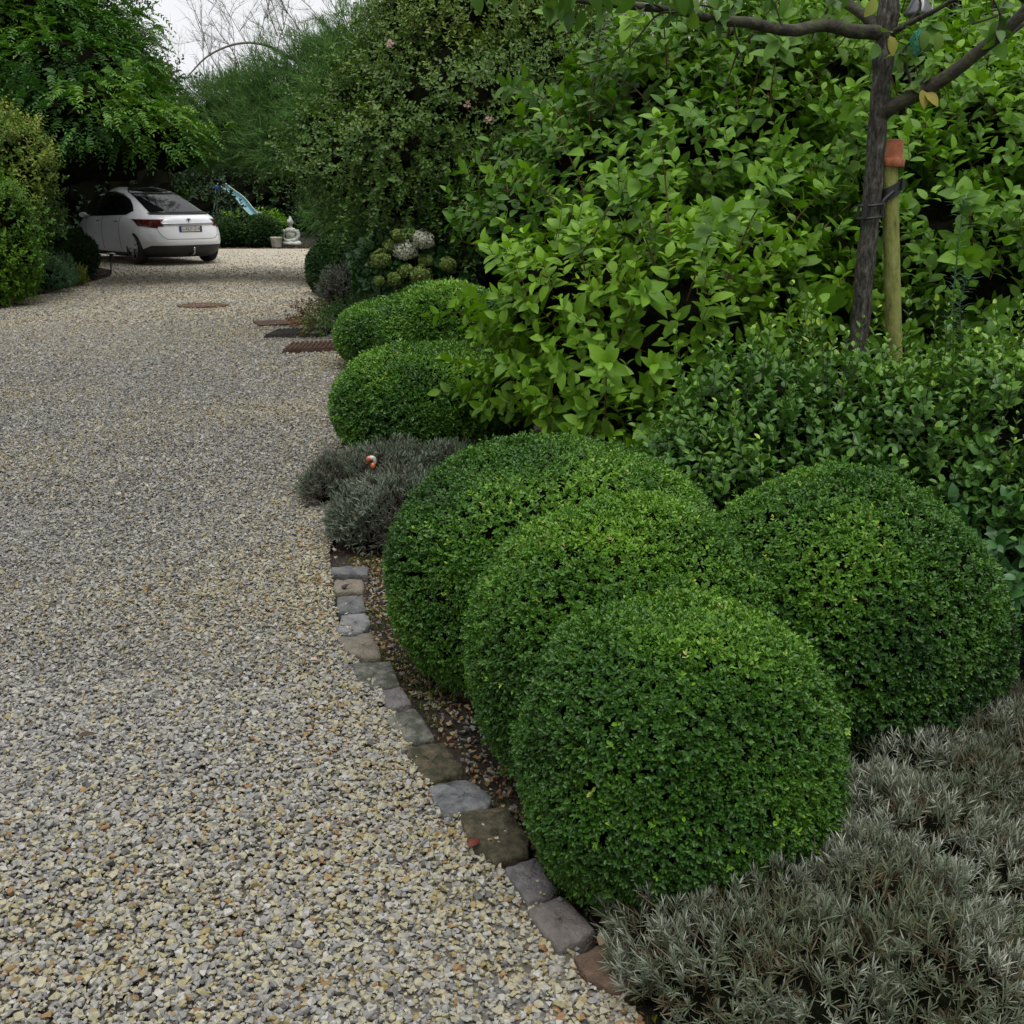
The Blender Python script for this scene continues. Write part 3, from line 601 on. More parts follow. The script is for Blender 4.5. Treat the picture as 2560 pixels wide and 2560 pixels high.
shoots(ps, P, d, 16, rng.uniform(.15, .32, Ns), .036, .021, .55, (1.0, .6), 'leaf6', curl=.1, stem=(pst, .0022), tipbright=.25)
ps.obj('upright_shoots', M['priv'], ev); pst.obj('stems', M['twigdark'], ev)
# large hosta-like leaves low on the right
M['low'] = leafmat('low_leaf', [(0.0, (0.015, 0.045, 0.015)), (0.6, (0.04, 0.12, 0.03)), (1, (0.09, 0.2, 0.04))], 0.4, 0.3, 0.45)
shrub('undergrowth_plant', 'dark broad-leaved plant low at the right edge behind the right-hand box ball', 'plant', blobs([(2480, 1360, 3.45, .2, .8), (2570, 1480, 3.35, .2, .9), (2400, 1280, 3.6, .15, .8)]), 160, 8, .1, .075, .045, M['low'], .4, base_pt=(1.65, 3.45), nstem=4, core_k=.6)

# tall weed with narrow leaves
M['weed'] = leafmat('weed_leaf', [(0.0, (0.02, 0.06, 0.03)), (0.5, (0.05, 0.13, 0.06)), (1, (0.11, 0.22, 0.09))], 0.5, 0.3, 0.3)
e = thing('tall_weed', 'tall weed with narrow drooping leaves right of the green stake', 'plant', tuple(W(2370, 950, 4.15)[:2]) + (0,))
wb = MB(); ws = MB()
for pts, n_ in (([(2370, 960), (2375, 850), (2385, 720), (2395, 620), (2405, 540), (2410, 500)], 34), ([(2375, 960), (2400, 860), (2400, 760), (2420, 690)], 20)):
    cv = curve([W(x, y, 4.15) for x, y in pts], n_); ws.tube(cv, np.linspace(.004, .0015, n_), 5)
    shoots(wb, cv[:-1], np.tile([0, 0, 1.0], (n_ - 1, 1)), 6, .02, .055, .007, .5, (1.15, 1.0), 'strip', curl=.25, mode='spiral')
ws.obj('stem', plain('weed_stem', (.06, .12, .04), .6), e); wb.obj('leaves', M['weed'], e)

# ------------------------------------------------------------------ central small-leaved arching shrub
M['cen'] = leafmat('arching_leaf', [(0.0, (0.014, 0.038, 0.009)), (0.3, (0.035, 0.088, 0.014)), (0.6, (0.072, 0.145, 0.016)), (0.85, (0.17, 0.21, 0.02)), (0.95, (0.24, 0.22, 0.03)), (1, (0.22, 0.11, 0.04))], 0.45, 0.32, 0.35)
ccl = blobs([(1000, 420, 12.2, .9, .8), (850, 400, 12.4, .6, .8), (1150, 300, 12.6, 1.1, .9), (1050, 200, 13.2, .9, .8), (1250, 480, 12.2, .9, .9), (1350, 250, 13.0, 1.0, .9), (1150, 80, 13.6, 1.1, .9), (920, 270, 13.0, .65, .7), (1450, 450, 12.6, .9, 1.0), (1300, 40, 13.8, .9, .9), (1150, -60, 14.0, 1.0, .8), (830, 320, 12.8, .45, .7), (1250, -150, 14.0, 1.0, .8)])
e = shrub('arching_shrub', 'large dark shrub of arching branches with small leaves above the hydrangea', 'shrub', ccl, 9500, 10, .28, .054, .032, M['cen'], .43, (1.2, .7), 'leaf6', outw=.95, upw=.12, bend=.35, curl=.15, core_k=.7, noise=(.13, 1.2), base_pt=(-.7, 13.2), nstem=24, stemr=.025, dn=-.8, rough=.28, tip=.08, hi=1.12, stemmat=M['twigdark'])
# trailing sprays hanging off the left and lower side
tb = MB(); ts = MB()
for i in range(45):
    px = rng.uniform(880, 1330); py = rng.uniform(330, 430) if px > 900 else rng.uniform(300, 430)
    a = W(px, py, 11.6 + rng.uniform(-.4, .6)); dx = (-1 if px < 1000 else rng.choice([-1, -1, 1])) * rng.uniform(.1, .35)
    cv = curve([a, a + np.array([dx * .5, -.3, .02]), a + np.array([dx * .9, -.45, -.35]), a + np.array([dx * 1.15, -.5, -rng.uniform(.45, .75)])], 13)
    ts.tube(cv, np.linspace(.006, .002, 13), 4, cap=False); Dv = np.gradient(cv, axis=0)
    shoots(tb, cv[2:], Dv[2:], 6, .12, .060, .034, .42 + .1 * rng.normal(), (1.2, .8), 'leaf6', vj=.08)
tb.obj('trailing_foliage', M['cen'], e); ts.obj('trailing_stems', M['twigdark'], e)
# airy top reaching across the sky behind the dogwood
ac = blobs([(1480, 180, 12.5, .7, .9), (1560, 80, 12.8, .7, .8), (1420, 60, 13.0, .7, .8), (1620, 200, 12.3, .5, .8)])
shrub('airy_shrub', 'thin airy shrub with the white sky showing through, behind the light green shrub', 'shrub', ac, 950, 8, .28, .055, .03, M['cen'], .5, (1.2, .7), 'leaf6', outw=.6, upw=.1, core_k=0, lo=.2, base_pt=(1.1, 12.7), nstem=22, stemr=.014, dn=-1, stemmat=M['twigdark'], kin=.1)
# pink blossoms on it
for (px, py) in ((1168, 262), (1222, 300), (975, 108), (1415, 70)):
    q = W(px, py, 11.45); fb = MB(); dd = rdir(26); fb.add(*leaves(q + dd * .01, dd, rdir(26), .035, .018, rng.random(26), 'leaf6'))
    fb.obj('blossom', leafmat('pink_petal', [(0, (.5, .3, .28)), (1, (.75, .55, .5))], .6, .3, .2, (1, 1, 1)), e)

# ------------------------------------------------------------------ hydrangea
e = thing('hydrangea', 'hydrangea with white and lime green flower heads in the shade behind the box domes', 'shrub', (-1.2, 11.9, 0))
hc = blobs([(1020, 660, 11.9, .45, .8), (960, 680, 12.0, .3, .8), (1100, 680, 12.0, .35, .8)])
P, D = sample(hc, 260, .8, 1.15); hb = MB(); hs_ = MB()
shoots(hb, P, D, 6, .12, .11, .075, .35, kind='big', stem=(hs_, .004)); hb.obj('foliage', M['low'], e); qq = MB(); core(qq, hc, .6); qq.obj('shade_core', M['twig'], e)
fw = leafmat('white_floret', [(0, (.30, .33, .2)), (1, (.72, .72, .62))], .7, .2, .2, (1, 1, .8)); fg = leafmat('green_floret', [(0, (.06, .1, .02)), (.6, (.16, .23, .05)), (1, (.32, .38, .11))], .7, .25, .2, (1, 1.1, .6))
for px, py, r, wht in [(1013, 626, 29, 1), (1057, 601, 26, 1), (952, 650, 26, 0), (978, 616, 19, 0), (1050, 690, 29, 0), (987, 697, 20, 0), (1015, 678, 20, 0), (1118, 661, 20, 0), (1064, 652, 19, 0), (948, 702, 13, 0), (996, 588, 17, 0), (1032, 591, 17, 0)]:
    rr = r * S(11.3); q = W(px, py, 11.35 + rng.uniform(-.05, .1)); N = 420; dd = rdir(N); dd = dd[dd[:, 2] > -.75]; N = len(dd); mb = MB()
    for kq in range(4):
        tg = unit(np.cross(dd, rdir(N))); c_ = q + dd * rr * (np.array([1.05, 1, .9])) * rng.uniform(.86, 1.02, (N, 1)) * (1 + .16 * nz(dd * 2.5, 3, int(r + px)))[:, None]
        mb.add(*leaves(c_, tg + dd * .25, dd, .021, .019, rng.random(N) * .8 + .1 * dd[:, 2], 'leaf6', .1, .1))
    if wht: ctr = fw
    mb.ball(q, rr * .82, 12, 8, .1)
    o = mb.obj('flower_head', fw if wht else fg, e)
    if wht: o['label'] = 'white flower head'
    hs_.tube(curve([q - np.array([0, 0, rr * .8]), q + np.array([0, .15, -.35]), np.array([-1.2, 11.9, 0.05])], 8), .006, 5)
hs_.obj('stems', plain('green_stalk', (.06, .09, .03), .7), e)
# low rusty shrub at the grates
M['rusty'] = leafmat('rusty_leaf', [(0.0, (0.02, 0.05, 0.015)), (0.4, (0.05, 0.12, 0.025)), (0.6, (0.10, 0.13, 0.03)), (0.8, (0.14, 0.07, 0.03)), (1, (0.16, 0.05, 0.02))], 0.5, 0.25, 0.3)
e = thing('low_shrub', 'low spreading shrub with rusty and green leaves over the steel grates', 'shrub', (-2.0, 12.4, 0))
lb = MB(); P, D = sample([(-1.75, 12.2, .1, .65, .45, .22), (-2.3, 12.9, .08, .3, .35, .2), (-1.6, 13.0, .1, .6, .5, .28)], 1500, .7, 1.1, -.2, .25); d = D + rng.normal(size=P.shape) * .4
shoots(lb, P, d, 6, .08, .035, .022, (.32 + 1.1 * np.clip(-P[:, 0] - 2.0, 0, 1) + .12 * nz(P, 6, 3)), kind='leaf6', vj=.1); lb.obj('foliage', M['rusty'], e)

# ------------------------------------------------------------------ feathery tamarisk
M['tam'] = leafmat('feathery_leaf', [(0.0, (0.025, 0.06, 0.02)), (0.5, (0.075, 0.155, 0.045)), (1, (0.17, 0.27, 0.075))], 0.8, 0.35, 0.1, (1.2, 1.4, .6))
tcl = blobs([(560, 300, 21.5, .9, .8), (640, 345, 21, 1.1, .8), (760, 260, 21, 1.15, .8), (720, 400, 20.5, 1.1, .85), (850, 190, 20.5, 1.0, .7), (820, 400, 20, 1.2, 1.0), (900, 280, 19.5, 1.1, .9), (905, 570, 19.0, .7, .9), (650, 240, 21.8, .7, .7), (530, 340, 21.5, .6, .7), (915, 500, 19.0, .85, 1.0), (950, 130, 20, .9, .7)])
e = thing('feathery_tree', 'soft feathery green tree with bare twigs on top at the far end of the drive', 'tree', (-3.6, 20.8, 0))
P, D = sample(tcl, 13500, .75, 1.18, -.85, .3, kin=.7); ok_ = (P[:, 2] > 2.05) | (P[:, 0] > -4.5 * P[:, 1] / 20); ok_ &= (P[:, 2] > 1.8) | (P[:, 0] > -3.75 * P[:, 1] / 20); P, D = P[ok_], D[ok_]; d = D * .7 + rng.normal(size=P.shape) * .35; d[:, 2] += .25
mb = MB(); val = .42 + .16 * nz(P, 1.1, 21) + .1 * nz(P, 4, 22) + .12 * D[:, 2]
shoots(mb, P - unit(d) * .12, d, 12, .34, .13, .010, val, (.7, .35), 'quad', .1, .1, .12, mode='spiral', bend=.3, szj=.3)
mb.obj('foliage', M['tam'], e); q = MB(); core(q, tcl[:7] + tcl[8:], .5); q.obj('shade_core', M['twig'], e)
tr = MB()
for k in range(6):
    a = tcl[k]; tr.tube(curve([(-3.0 + .08 * k, 20.8, 0), (-3.0 + .1 * (k - 2), 20.8, 1.7), (-3.3 + .25 * (k - 2), 20.8, 2.4), a[:3]], 14), np.linspace(.09, .03, 14), 7)
tr.obj('trunk', M['bark'], e)
bt = MB()
def twig(p, d, L_, r, dep):
    n = 6; P = [p]; dd = d.copy()
    for i in range(n): dd = unit(dd + rng.normal(size=3) * .13 + np.array([0, 0, .04])); P.append(P[-1] + dd * L_ / n)
    bt.tube(P, np.linspace(r, r * .35, n + 1), 4, cap=False)
    if dep:
        for i in range(1, n + 1):
            for _ in range(2 if dep > 1 else 3):
                if rng.random() < .85: twig(P[i], unit(dd + rng.normal(size=3) * .5), L_ * rng.uniform(.3, .5), r * .45, dep - 1)
for px, py in [(520, 190), (560, 170), (610, 160), (640, 130), (680, 140), (730, 110), (780, 90), (830, 70), (870, 60), (590, 210), (660, 190), (940, 50), (700, 60), (500, 230)]:
    for _ in range(1):
        p = W(px + rng.uniform(-20, 20), py + 30, 21.5 + rng.uniform(-.6, .9)); twig(p, unit(np.array([rng.normal() * .3 - .1, 0, 1])), rng.uniform(.9, 1.7), .011, 2)
bt.tube(curve([W(470, 190, 21), W(520, 140, 21), W(590, 110, 21), (W(660, 112, 21)), W(740, 150, 21)], 20), np.linspace(.012, .03, 20), 6)
o = bt.obj('bare_twigs', noisemat('grey_twig', [(.3, (.10, .085, .075)), (.7, (.2, .18, .16))], 20, .9, 0), e)

# ------------------------------------------------------------------ left pinnate tree over the car
M['rob'] = leafmat('pinnate_leaf', [(0.0, (0.015, 0.045, 0.010)), (0.35, (0.036, 0.11, 0.016)), (0.65, (0.09, 0.20, 0.018)), (1, (0.24, 0.34, 0.03))], 0.5, 0.35, 0.25)
def pinnate(mb, P, D, n, L_, ll, lw, val, droop=.5):
    """compound leaves: n leaflets along a drooping rachis"""
    N = len(P); D = unit(D); side = unit(np.cross(D, np.tile([0, 0, 1.0], (N, 1)) + rng.normal(size=(N, 3)) * .3)); upn = np.cross(side, D)
    L_ = np.broadcast_to(L_, (N,))
    for i in range(n):
        t = (i // 2 * 2 + 1) / n; s = 1 if i % 2 else -1
        pos = P + D * (L_ * t)[:, None]; pos[:, 2] -= droop * L_ * t * t
        dd = D * .55 + side * s * (1 if i < n - 1 else 0.0) - np.array([0, 0, droop * t * .9]) + rng.normal(size=(N, 3)) * .12
        mb.add(*leaves(pos, dd, upn + rng.normal(size=(N, 3)) * .25, ll * (1 - .35 * abs(t - .5)), lw, (val + rng.normal(size=N) * .06).clip(0, 1), 'quad' , .1, .1))
def layered(Lp):
    return blobs(Lp)
rcl = layered([(60, 60, 20.5, 1.5, .55), (190, 90, 21, 1.35, .55), (130, 180, 20, 1.6, .5), (290, 240, 20.5, 1.0, .5), (60, 270, 19.5, 1.2, .5), (210, 290, 19, 1.4, .45), (350, 340, 19.5, 1.1, .5), (430, 400, 19.8, .6, .5), (250, 400, 19.5, 1.2, .45), (400, 300, 21, .75, .5), (130, 400, 20, 1.3, .45), (20, -60, 21, 1.6, .6), (130, -70, 21.5, 1.4, .6), (-120, 100, 20.5, 1.6, .6), (-100, 300, 19.5, 1.4, .6), (350, 200, 21.5, .6, .6)])
rcl += [(-11.5, 26.5, 3.4, 2.0, 1.6, .9), (-9.2, 26.2, 3.3, 1.5, 1.4, .8), (-12.5, 24.0, 3.2, 1.6, 1.4, .9), (-9.9, 24.2, 3.2, 1.2, 1.0, .7), (-13.5, 27.5, 3.2, 1.6, 1.5, 1.0), (-10.6, 25.0, 4.6, 2.2, 1.8, 1.0)]  # crown clumps added over the car to shade its roof and side
e = thing('overhanging_tree', 'spreading tree with feather-like compound leaves hanging over the white car', 'tree', (-10.6, 23.8, 0))
P, D = sample(rcl, 16500, .7, 1.12, -.65, .28, kin=.75, zmin=2.15); d = D * np.array([.9, .9, .3]) + rng.normal(size=P.shape) * .3
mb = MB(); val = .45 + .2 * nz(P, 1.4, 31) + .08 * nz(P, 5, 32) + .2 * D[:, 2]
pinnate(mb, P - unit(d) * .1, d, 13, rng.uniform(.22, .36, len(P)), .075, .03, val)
mb.obj('crown', M['rob'], e); q = MB(); core(q, rcl, .66, jag=.2); q.obj('shade_core', M['twig'], e)
tr = MB(); tr.tube(curve([(-10.6, 23.8, -.05), (-10.5, 23.7, 1.2), (-10.2, 23, 2.4)], 12), np.linspace(.17, .12, 12), 10, jit=.04)
for c in rcl: tr.tube(curve([(-10.2, 23, 2.2), (np.array((-10.2, 23, 3.2)) + c[:3]) / 2, c[:3]], 12), np.linspace(.08, .02, 12), 6)
tr.obj('trunk', M['bark'], e)

# ------------------------------------------------------------------ background trees
M['bgt'] = leafmat('distant_leaf', [(0.0, (0.012, 0.035, 0.012)), (0.5, (0.03, 0.085, 0.022)), (1, (0.09, 0.17, 0.035))], 0.5, 0.3, 0.3)
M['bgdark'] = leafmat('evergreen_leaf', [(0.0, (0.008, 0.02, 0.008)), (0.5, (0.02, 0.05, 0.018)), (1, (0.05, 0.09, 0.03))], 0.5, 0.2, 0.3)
def bgtree(x, y, h, r, N, lab, mat, ll=.16, base=.4, group='trees beyond the drive', lo_=.15, name='garden_tree', tr_=None):
    n = 9; cl = [(x + rng.uniform(-.5, .5) * r, y + rng.uniform(-.4, .4) * r, h * (lo_ + (1 - lo_ - .12) * (i + .5) / n), r * rng.uniform(.5, .75), r * rng.uniform(.5, .7), h * .16) for i in range(n)]
    e = thing(name, lab, 'tree', (x, y, 0), group)
    P, D = sample(cl, N, .7, 1.15, -.7, .3); d = D + rng.normal(size=P.shape) * .4; mb = MB()
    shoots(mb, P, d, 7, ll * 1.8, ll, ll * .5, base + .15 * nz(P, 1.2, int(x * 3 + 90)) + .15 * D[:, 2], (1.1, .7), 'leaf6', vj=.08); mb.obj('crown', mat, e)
    if lo_ < .9: q = MB(); core(q, cl, .68); q.obj('shade_core', M['twig'], e)
    t = MB(); t.tube(curve([(x, y, -.05), (x + .1, y, h * .4), (x, y, h * .85)], 10), np.linspace(r * .09, .02, 10), 7); t.obj('trunk', M['bark'], e)
bgtree(-14.5, 31, 6.5, 3.0, 2600, 'dark tree closing the view behind the white car', M['bgdark'])
bgtree(-11.3, 34, 5.3, 2.6, 2400, 'dark evergreen tree behind the roof of the white car', M['bgdark'])
bgtree(-17.5, 28, 7.5, 3.2, 2200, 'tall dark tree at the far left edge behind the overhanging tree', M['bgdark'])
bgtree(-9.0, 43, 4.9, 2.4, 2400, 'green tree behind the blue slide', M['bgt'], base=.45)
bgtree(-5.6, 42, 5.4, 2.6, 2400, 'dark tree behind the seated stone figure', M['bgdark'])
bgtree(-3.0, 36, 5.5, 3.0, 2200, 'dark tree hidden behind the feathery tree', M['bgdark'])
bgtree(-15.4, 44, 7.9, 1.7, 1800, 'tall tree standing against the sky left of the bare twigs', M['bgt'], base=.3)
bgtree(-14.0, 26.0, 2.9, 2.0, 2200, 'dark shrubby tree beside the front of the white car', M['bgdark'], .12, lo_=.02)
bgtree(0.5, 34, 6.0, 3.0, 1600, 'tree behind the arching shrub', M['bgdark'])
bgtree(3.7, 11.0, 4.6, 1.5, 4200, 'dark evergreen at the top right corner behind the light green shrub', M['bgdark'], .055, base=.45, lo_=.1)
bgtree(5.4, 10.5, 4.8, 1.6, 3800, 'dark evergreen beyond the right edge', M['bgdark'], .055, base=.4, lo_=.1)
def hedge(x0, x1, y, h, dpt, N, lab, n):
    cl = [(x0 + (x1 - x0) * (i + .5) / n, y + rng.uniform(-.2, .2), h * .5, (x1 - x0) / n * .75, dpt, h * .52 * rng.uniform(.9, 1.08)) for i in range(n)]
    shrub('hedge', lab, 'hedge', cl, N, 7, .22, .11, .06, M['bgdark'], .35, (1.2, .7), 'leaf6', core_k=.86, nstem=4, noise=(.12, .8))
hedge(-22, -9.8, 31.5, 3.3, 1.0, 3000, 'tall dark hedge closing the view behind the white car', 9)
hedge(-17, 3, 41.5, 2.8, 1.0, 2600, 'dark hedge behind the blue slide and the seated figure', 10)
# shrub by the slide, leaf colour raised to read as lit
shrub('bright_shrub', 'light green shrub behind the dark far box mounds', 'shrub', [(-9.4, 38.0, .5, .8, .5, .5), (-8.4, 38.2, .5, .7, .5, .45), (-10.6, 36.5, .9, .6, .5, .8)], 700, 6, .2, .11, .06, M['dog'], .6, kind='leaf6', core_k=.6, nstem=3)
# left-hand bushes
M['yel'] = leafmat('yellowing_leaf', [(0.0, (0.02, 0.055, 0.012)), (0.35, (0.065, 0.14, 0.018)), (0.6, (0.16, 0.22, 0.024)), (0.85, (0.36, 0.29, 0.04)), (1, (0.36, 0.18, 0.03))], 0.5, 0.3, 0.3)
shrub('yellowing_shrub', 'shrub turning yellow at the left edge above the green one', 'shrub', blobs([(20, 390, 16.6, .65, .8), (-60, 480, 16.6, .8, .9), (40, 520, 16.4, .6, .8), (-60, 320, 16.8, .6, .7), (60, 440, 16.5, .45, .8)]), 1900, 9, .2, .07, .035, M['yel'], .36, (1.2, .7), 'leaf6', noise=(.22, 2.0), core_k=.7, dn=-.8, nstem=5, rough=.25)
shrub('leafy_shrub', 'bright green shrub at the left edge of the drive', 'shrub', blobs([(-30, 560, 15.6, .7, .9), (20, 640, 15.5, .45, .9), (-60, 680, 15.4, .7, .9), (30, 700, 15.6, .32, .8)]), 2200, 8, .16, .055, .035, M['dog'], .40, (1.2, .7), 'leaf6', noise=(.13, 2.5), core_k=.75, dn=-.8, nstem=5)
shrub('border_plant', 'low grey-green plant beside the dark drive light', 'plant', [(-7.55, 17.6, .22, .42, .4, .3), (-7.8, 18.5, .25, .4, .4, .3)], 420, 9, .18, .07, .02, M['weed'], .4, (.9, .5), 'leaf6', upw=.9, core_k=.5, nstem=3)
shrub('border_plant', 'small yellowing plant at the drive edge between the two left lights', 'plant', [(-7.75, 18.9, .16, .3, .3, .24)], 200, 8, .14, .08, .014, M['yel'], .5, (.8, .5), 'strip', upw=.8, core_k=.4, nstem=2)
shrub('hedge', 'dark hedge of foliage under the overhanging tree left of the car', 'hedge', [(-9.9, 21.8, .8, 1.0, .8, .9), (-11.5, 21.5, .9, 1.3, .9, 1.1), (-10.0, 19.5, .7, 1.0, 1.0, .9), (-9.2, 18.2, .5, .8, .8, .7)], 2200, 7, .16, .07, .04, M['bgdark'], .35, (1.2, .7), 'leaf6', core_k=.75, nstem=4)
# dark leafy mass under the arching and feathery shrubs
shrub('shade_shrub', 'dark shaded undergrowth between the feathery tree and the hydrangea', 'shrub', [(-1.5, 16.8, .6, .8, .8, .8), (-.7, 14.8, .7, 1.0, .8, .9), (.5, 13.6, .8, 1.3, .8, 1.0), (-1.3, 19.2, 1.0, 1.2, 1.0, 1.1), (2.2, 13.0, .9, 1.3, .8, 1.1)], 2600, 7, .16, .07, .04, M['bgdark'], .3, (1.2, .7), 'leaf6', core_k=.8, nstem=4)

# ------------------------------------------------------------------ young fruit tree with stake
TY = 4.75
e = thing('fruit_tree', 'young leaning fruit tree with grey bark tied to a stake', 'tree', tuple(W(2130, 1000, TY)[:2]) + (0,))
base = W(2135, 1000, TY); base[2] = -.03; base[0] -= .02
path = [base] + [W(x, y, TY) for x, y in [(2146, 860), (2160, 700), (2176, 540), (2188, 400), (2196, 280), (2204, 200), (2210, 120), (2222, 20), (2228, -120), (2235, -260)]]
cv = curve(path, 90); tt = np.linspace(0, 1, 90); rad = .040 - .004 * tt + .006 * np.exp(-((tt - .66) / .03) ** 2) + .008 * np.exp(-((tt - .79) / .03) ** 2) + .02 * np.exp(-tt / .03)
rad = rad * (1 + .03 * np.sin(tt * 60))
MB().tube(cv, rad, 26, jit=.022).obj('trunk', M['bark'], e, True)
mossbark = noisemat('mossy_bark', [(.35, (.02, .018, .014)), (.5, (.045, .04, .03)), (.62, (.05, .065, .02)), (.75, (.12, .11, .09))], 16, .9, 1, 40, dist=.01)
def branch(pts, r0, r1, Ys, name='branch', n=40, m=None):
    P = [W(x, y, TY + dy) for (x, y), dy in zip(pts, Ys)]; cv = curve(P, n); MB().tube(cv, np.linspace(r0, r1, n), 12, jit=.04).obj(name, m or mossbark, e, True); return cv
b1 = branch([(2208, 82), (2130, 78), (2060, 62), (1990, 76), (1930, 70), (1870, 56), (1800, 52), (1740, 38), (1690, 26), (1600, 18), (1500, 8), (1400, -5)], .029, .009, np.linspace(0, -.7, 12))
b2 = branch([(2190, 292), (2240, 262), (2300, 232), (2360, 196), (2410, 160), (2460, 118), (2510, 80), (2570, 20), (2640, -60)], .031, .022, np.linspace(0, -.35, 9))
b3 = branch([(2205, 75), (2150, 30), (2090, -10), (2030, -60)], .026, .016, [0, .1, .2, .3])
b4 = branch([(2215, 92), (2270, 60), (2330, 30), (2400, -10)], .013, .008, [0, -.1, -.2, -.3])
b5 = branch([(2470, 105), (2520, 85), (2580, 40)], .016, .012, [-.2, -.15, -.1])
tw = MB(); lv = MB(); tips = []
M['apple'] = leafmat('fruit_leaf', [(0.0, (0.03, 0.07, 0.02)), (0.5, (0.07, 0.15, 0.025)), (0.75, (0.14, 0.22, 0.03)), (.9, (.3, .25, .05)), (1, (.28, .12, .04))], .5, .4, .3)
def tpath(pts, dy, r=.004):
    cv = curve([W(x, y, TY + dy) for x, y in pts], 16); tw.tube(cv, np.linspace(r, r * .45, 16), 6); return cv
for pts, dy in [([(2288, 236), (2272, 190), (2258, 150), (2262, 120), (2300, 90)], -.1), ([(2290, 226), (2310, 200), (2335, 185)], -.1), ([(2262, 150), (2240, 130)], -.1), ([(2270, 150), (2300, 135), (2340, 110)], -.12),
                ([(1955, 68), (1940, 20), (1915, -20)], -.25), ([(2050, 62), (2070, 20), (2085, -20)], -.1), ([(1690, 30), (1640, 40), (1570, 120), (1500, 150), (1440, 165)], -.55), ([(1850, 110), (1840, 140), (1815, 210), (1780, 280)], -.4), ([(1835, 60), (1840, 90), (1852, 118), (1838, 150)], -.4),
                ([(1700, 28), (1720, 5), (1780, -15)], -.5), ([(1790, 50), (1785, 20), (1700, 10), (1620, 12)], -.45), ([(1660, 25), (1620, 5), (1560, 0)], -.6), ([(2430, 60), (2490, 40), (2515, 15), (2520, -20)], -.2), ([(2490, 95), (2500, 40), (2480, -10)], -.3), ([(1800, 55), (1830, 20), (1850, -20)], -.4), ([(2250, 75), (2300, 20), (2290, -20)], -.1)]:
    tips.append(tpath(pts, dy, .007 if dy == -.1 else .0045))
allp = np.concatenate(tips)
# leaves: drooping groups at the top, sparse elsewhere
def hang(px, py, dy, n, ll=.075):
    c = W(px, py, TY + dy); N = n; P = c + rng.normal(size=(N, 3)) * np.array([.09, .09, .03]); D = rng.normal(size=(N, 3)) * .45; D[:, 2] = -1
    lv.add(*leaves(P, D, rdir(N) + np.array([0, -1.2, .2]), ll * rng.uniform(.75, 1.15, N), ll * .60, (.42 + .12 * rng.normal(size=N)).clip(0, .7), 'big', .35, rng.uniform(.1, .45, N)))
for px, py, dy, n in [(1300, -40, -.8, 8), (1380, -30, -.8, 14), (1460, -30, -.8, 14), (1540, -45, -.7, 7), (1655, -40, -.7, 9), (1720, -30, -.7, 10), (1760, -50, -.6, 6), (2080, -40, 0, 5)]: hang(px, py, dy, n)
ii = rng.integers(0, len(allp), 95); P = allp[ii]; D = rdir(len(P)); D[:, 2] -= .35
lv.add(*leaves(P + D * .01, D, rdir(len(P)) + np.array([0, -.8, .6]), .06 * rng.uniform(.7, 1.1, len(P)), .036, (.48 + .16 * rng.normal(size=len(P))).clip(0, 1), 'big', .4, rng.uniform(.1, .5, len(P))))
for px, py, dd, v in [(2195, 130, (-.3, -.6, -.6), .5), (2205, 100, (.2, -.8, .1), .55), (2305, 245, (.2, -.5, -.9), .88), (2315, 250, (.5, -.5, -.5), .9), (2190, 20, (-.4, -.3, -.6), .8), (2225, 110, (.3, -.3, -.9), .85), (2310, 95, (.1, -.3, -1), .6), (2345, 100, (.1, -.3, -1), .65)]:
    p = W(px, py - 20, TY - .12); lv.add(*leaves(np.array([p]), np.array([dd], float), np.array([[.3, -1, .3]]), .075, .05, v, 'big', .2, .3))
lv.obj('leaves', M['apple'], e, True); tw.obj('twigs', noisemat('dark_twig', [(.3, (.015, .013, .01)), (.7, (.045, .038, .03))], 30, .9, .3), e, True)

e = thing('stake', 'round green-stained wooden stake holding the young fruit tree', 'stake', tuple(W(2236, 900, TY + .02)[:2]) + (0,))
t0, t1 = W(2224, 440, TY + .02), W(2236, 900, TY + .02); dv = (t1 - t0) / (t1[2] - t0[2]); b0 = t0 - dv * t0[2] - np.array([0, 0, 0.03]); top = t0 + dv * .04
MB().tube(curve([b0, t1, t0, top], 40), .0345, 20, jit=.006).obj('post', noisemat('stained_wood', [(.30, (.03, .028, .015)), (.37, (.13, .14, .04)), (.5, (.20, .22, .055)), (.66, (.25, .26, .09)), (.8, (.36, .34, .18))], 12, .85, .8, 60, stretch=(3, 3, 1.1), dist=.006), e, True)
q = W(2230, 418, TY + .02); pr = [(.0, .112), (.03, .112), (.033, .108), (.040, .035), (.047, .034), (.050, .030), (.050, .002), (.047, 0), (.043, .003), (.036, .03), (.028, .1)]
o = MB().lathe([(a_, z_) for a_, z_ in pr], (0, 0, 0), 28).obj('terracotta_pot', noisemat('terracotta', [(.3, (.16, .055, .03)), (.5, (.33, .11, .05)), (.72, (.42, .2, .12))], 22, .85, .4, 80, dist=.003), None, True)
o.location = tuple(q); o.rotation_euler = (0, R(2), 0); tag(o, 'small terracotta pot upside down on top of the green stake', 'flower pot')
e = thing('tree_tie', 'black rubber tie strapped round the trunk and the green stake', 'strap', tuple(W(2180, 520, TY)))
rub = plain('black_rubber', (.012, .012, .013), .5); st = MB()
c_t = W(2177, 528, TY); c_s = W(2226, 478, TY + .02)
def strap(center, r, tilt_dir, zoff, w_):
    an = np.linspace(0, 2 * np.pi, 40); P = np.c_[center[0] + r * np.cos(an), center[1] + r * np.sin(an), center[2] + zoff + tilt_dir * r * np.cos(an)]
    return P
for zo in (.026, -.026):
    st.tube(strap(c_t, .051, .1, zo, 0), .0062, 6)
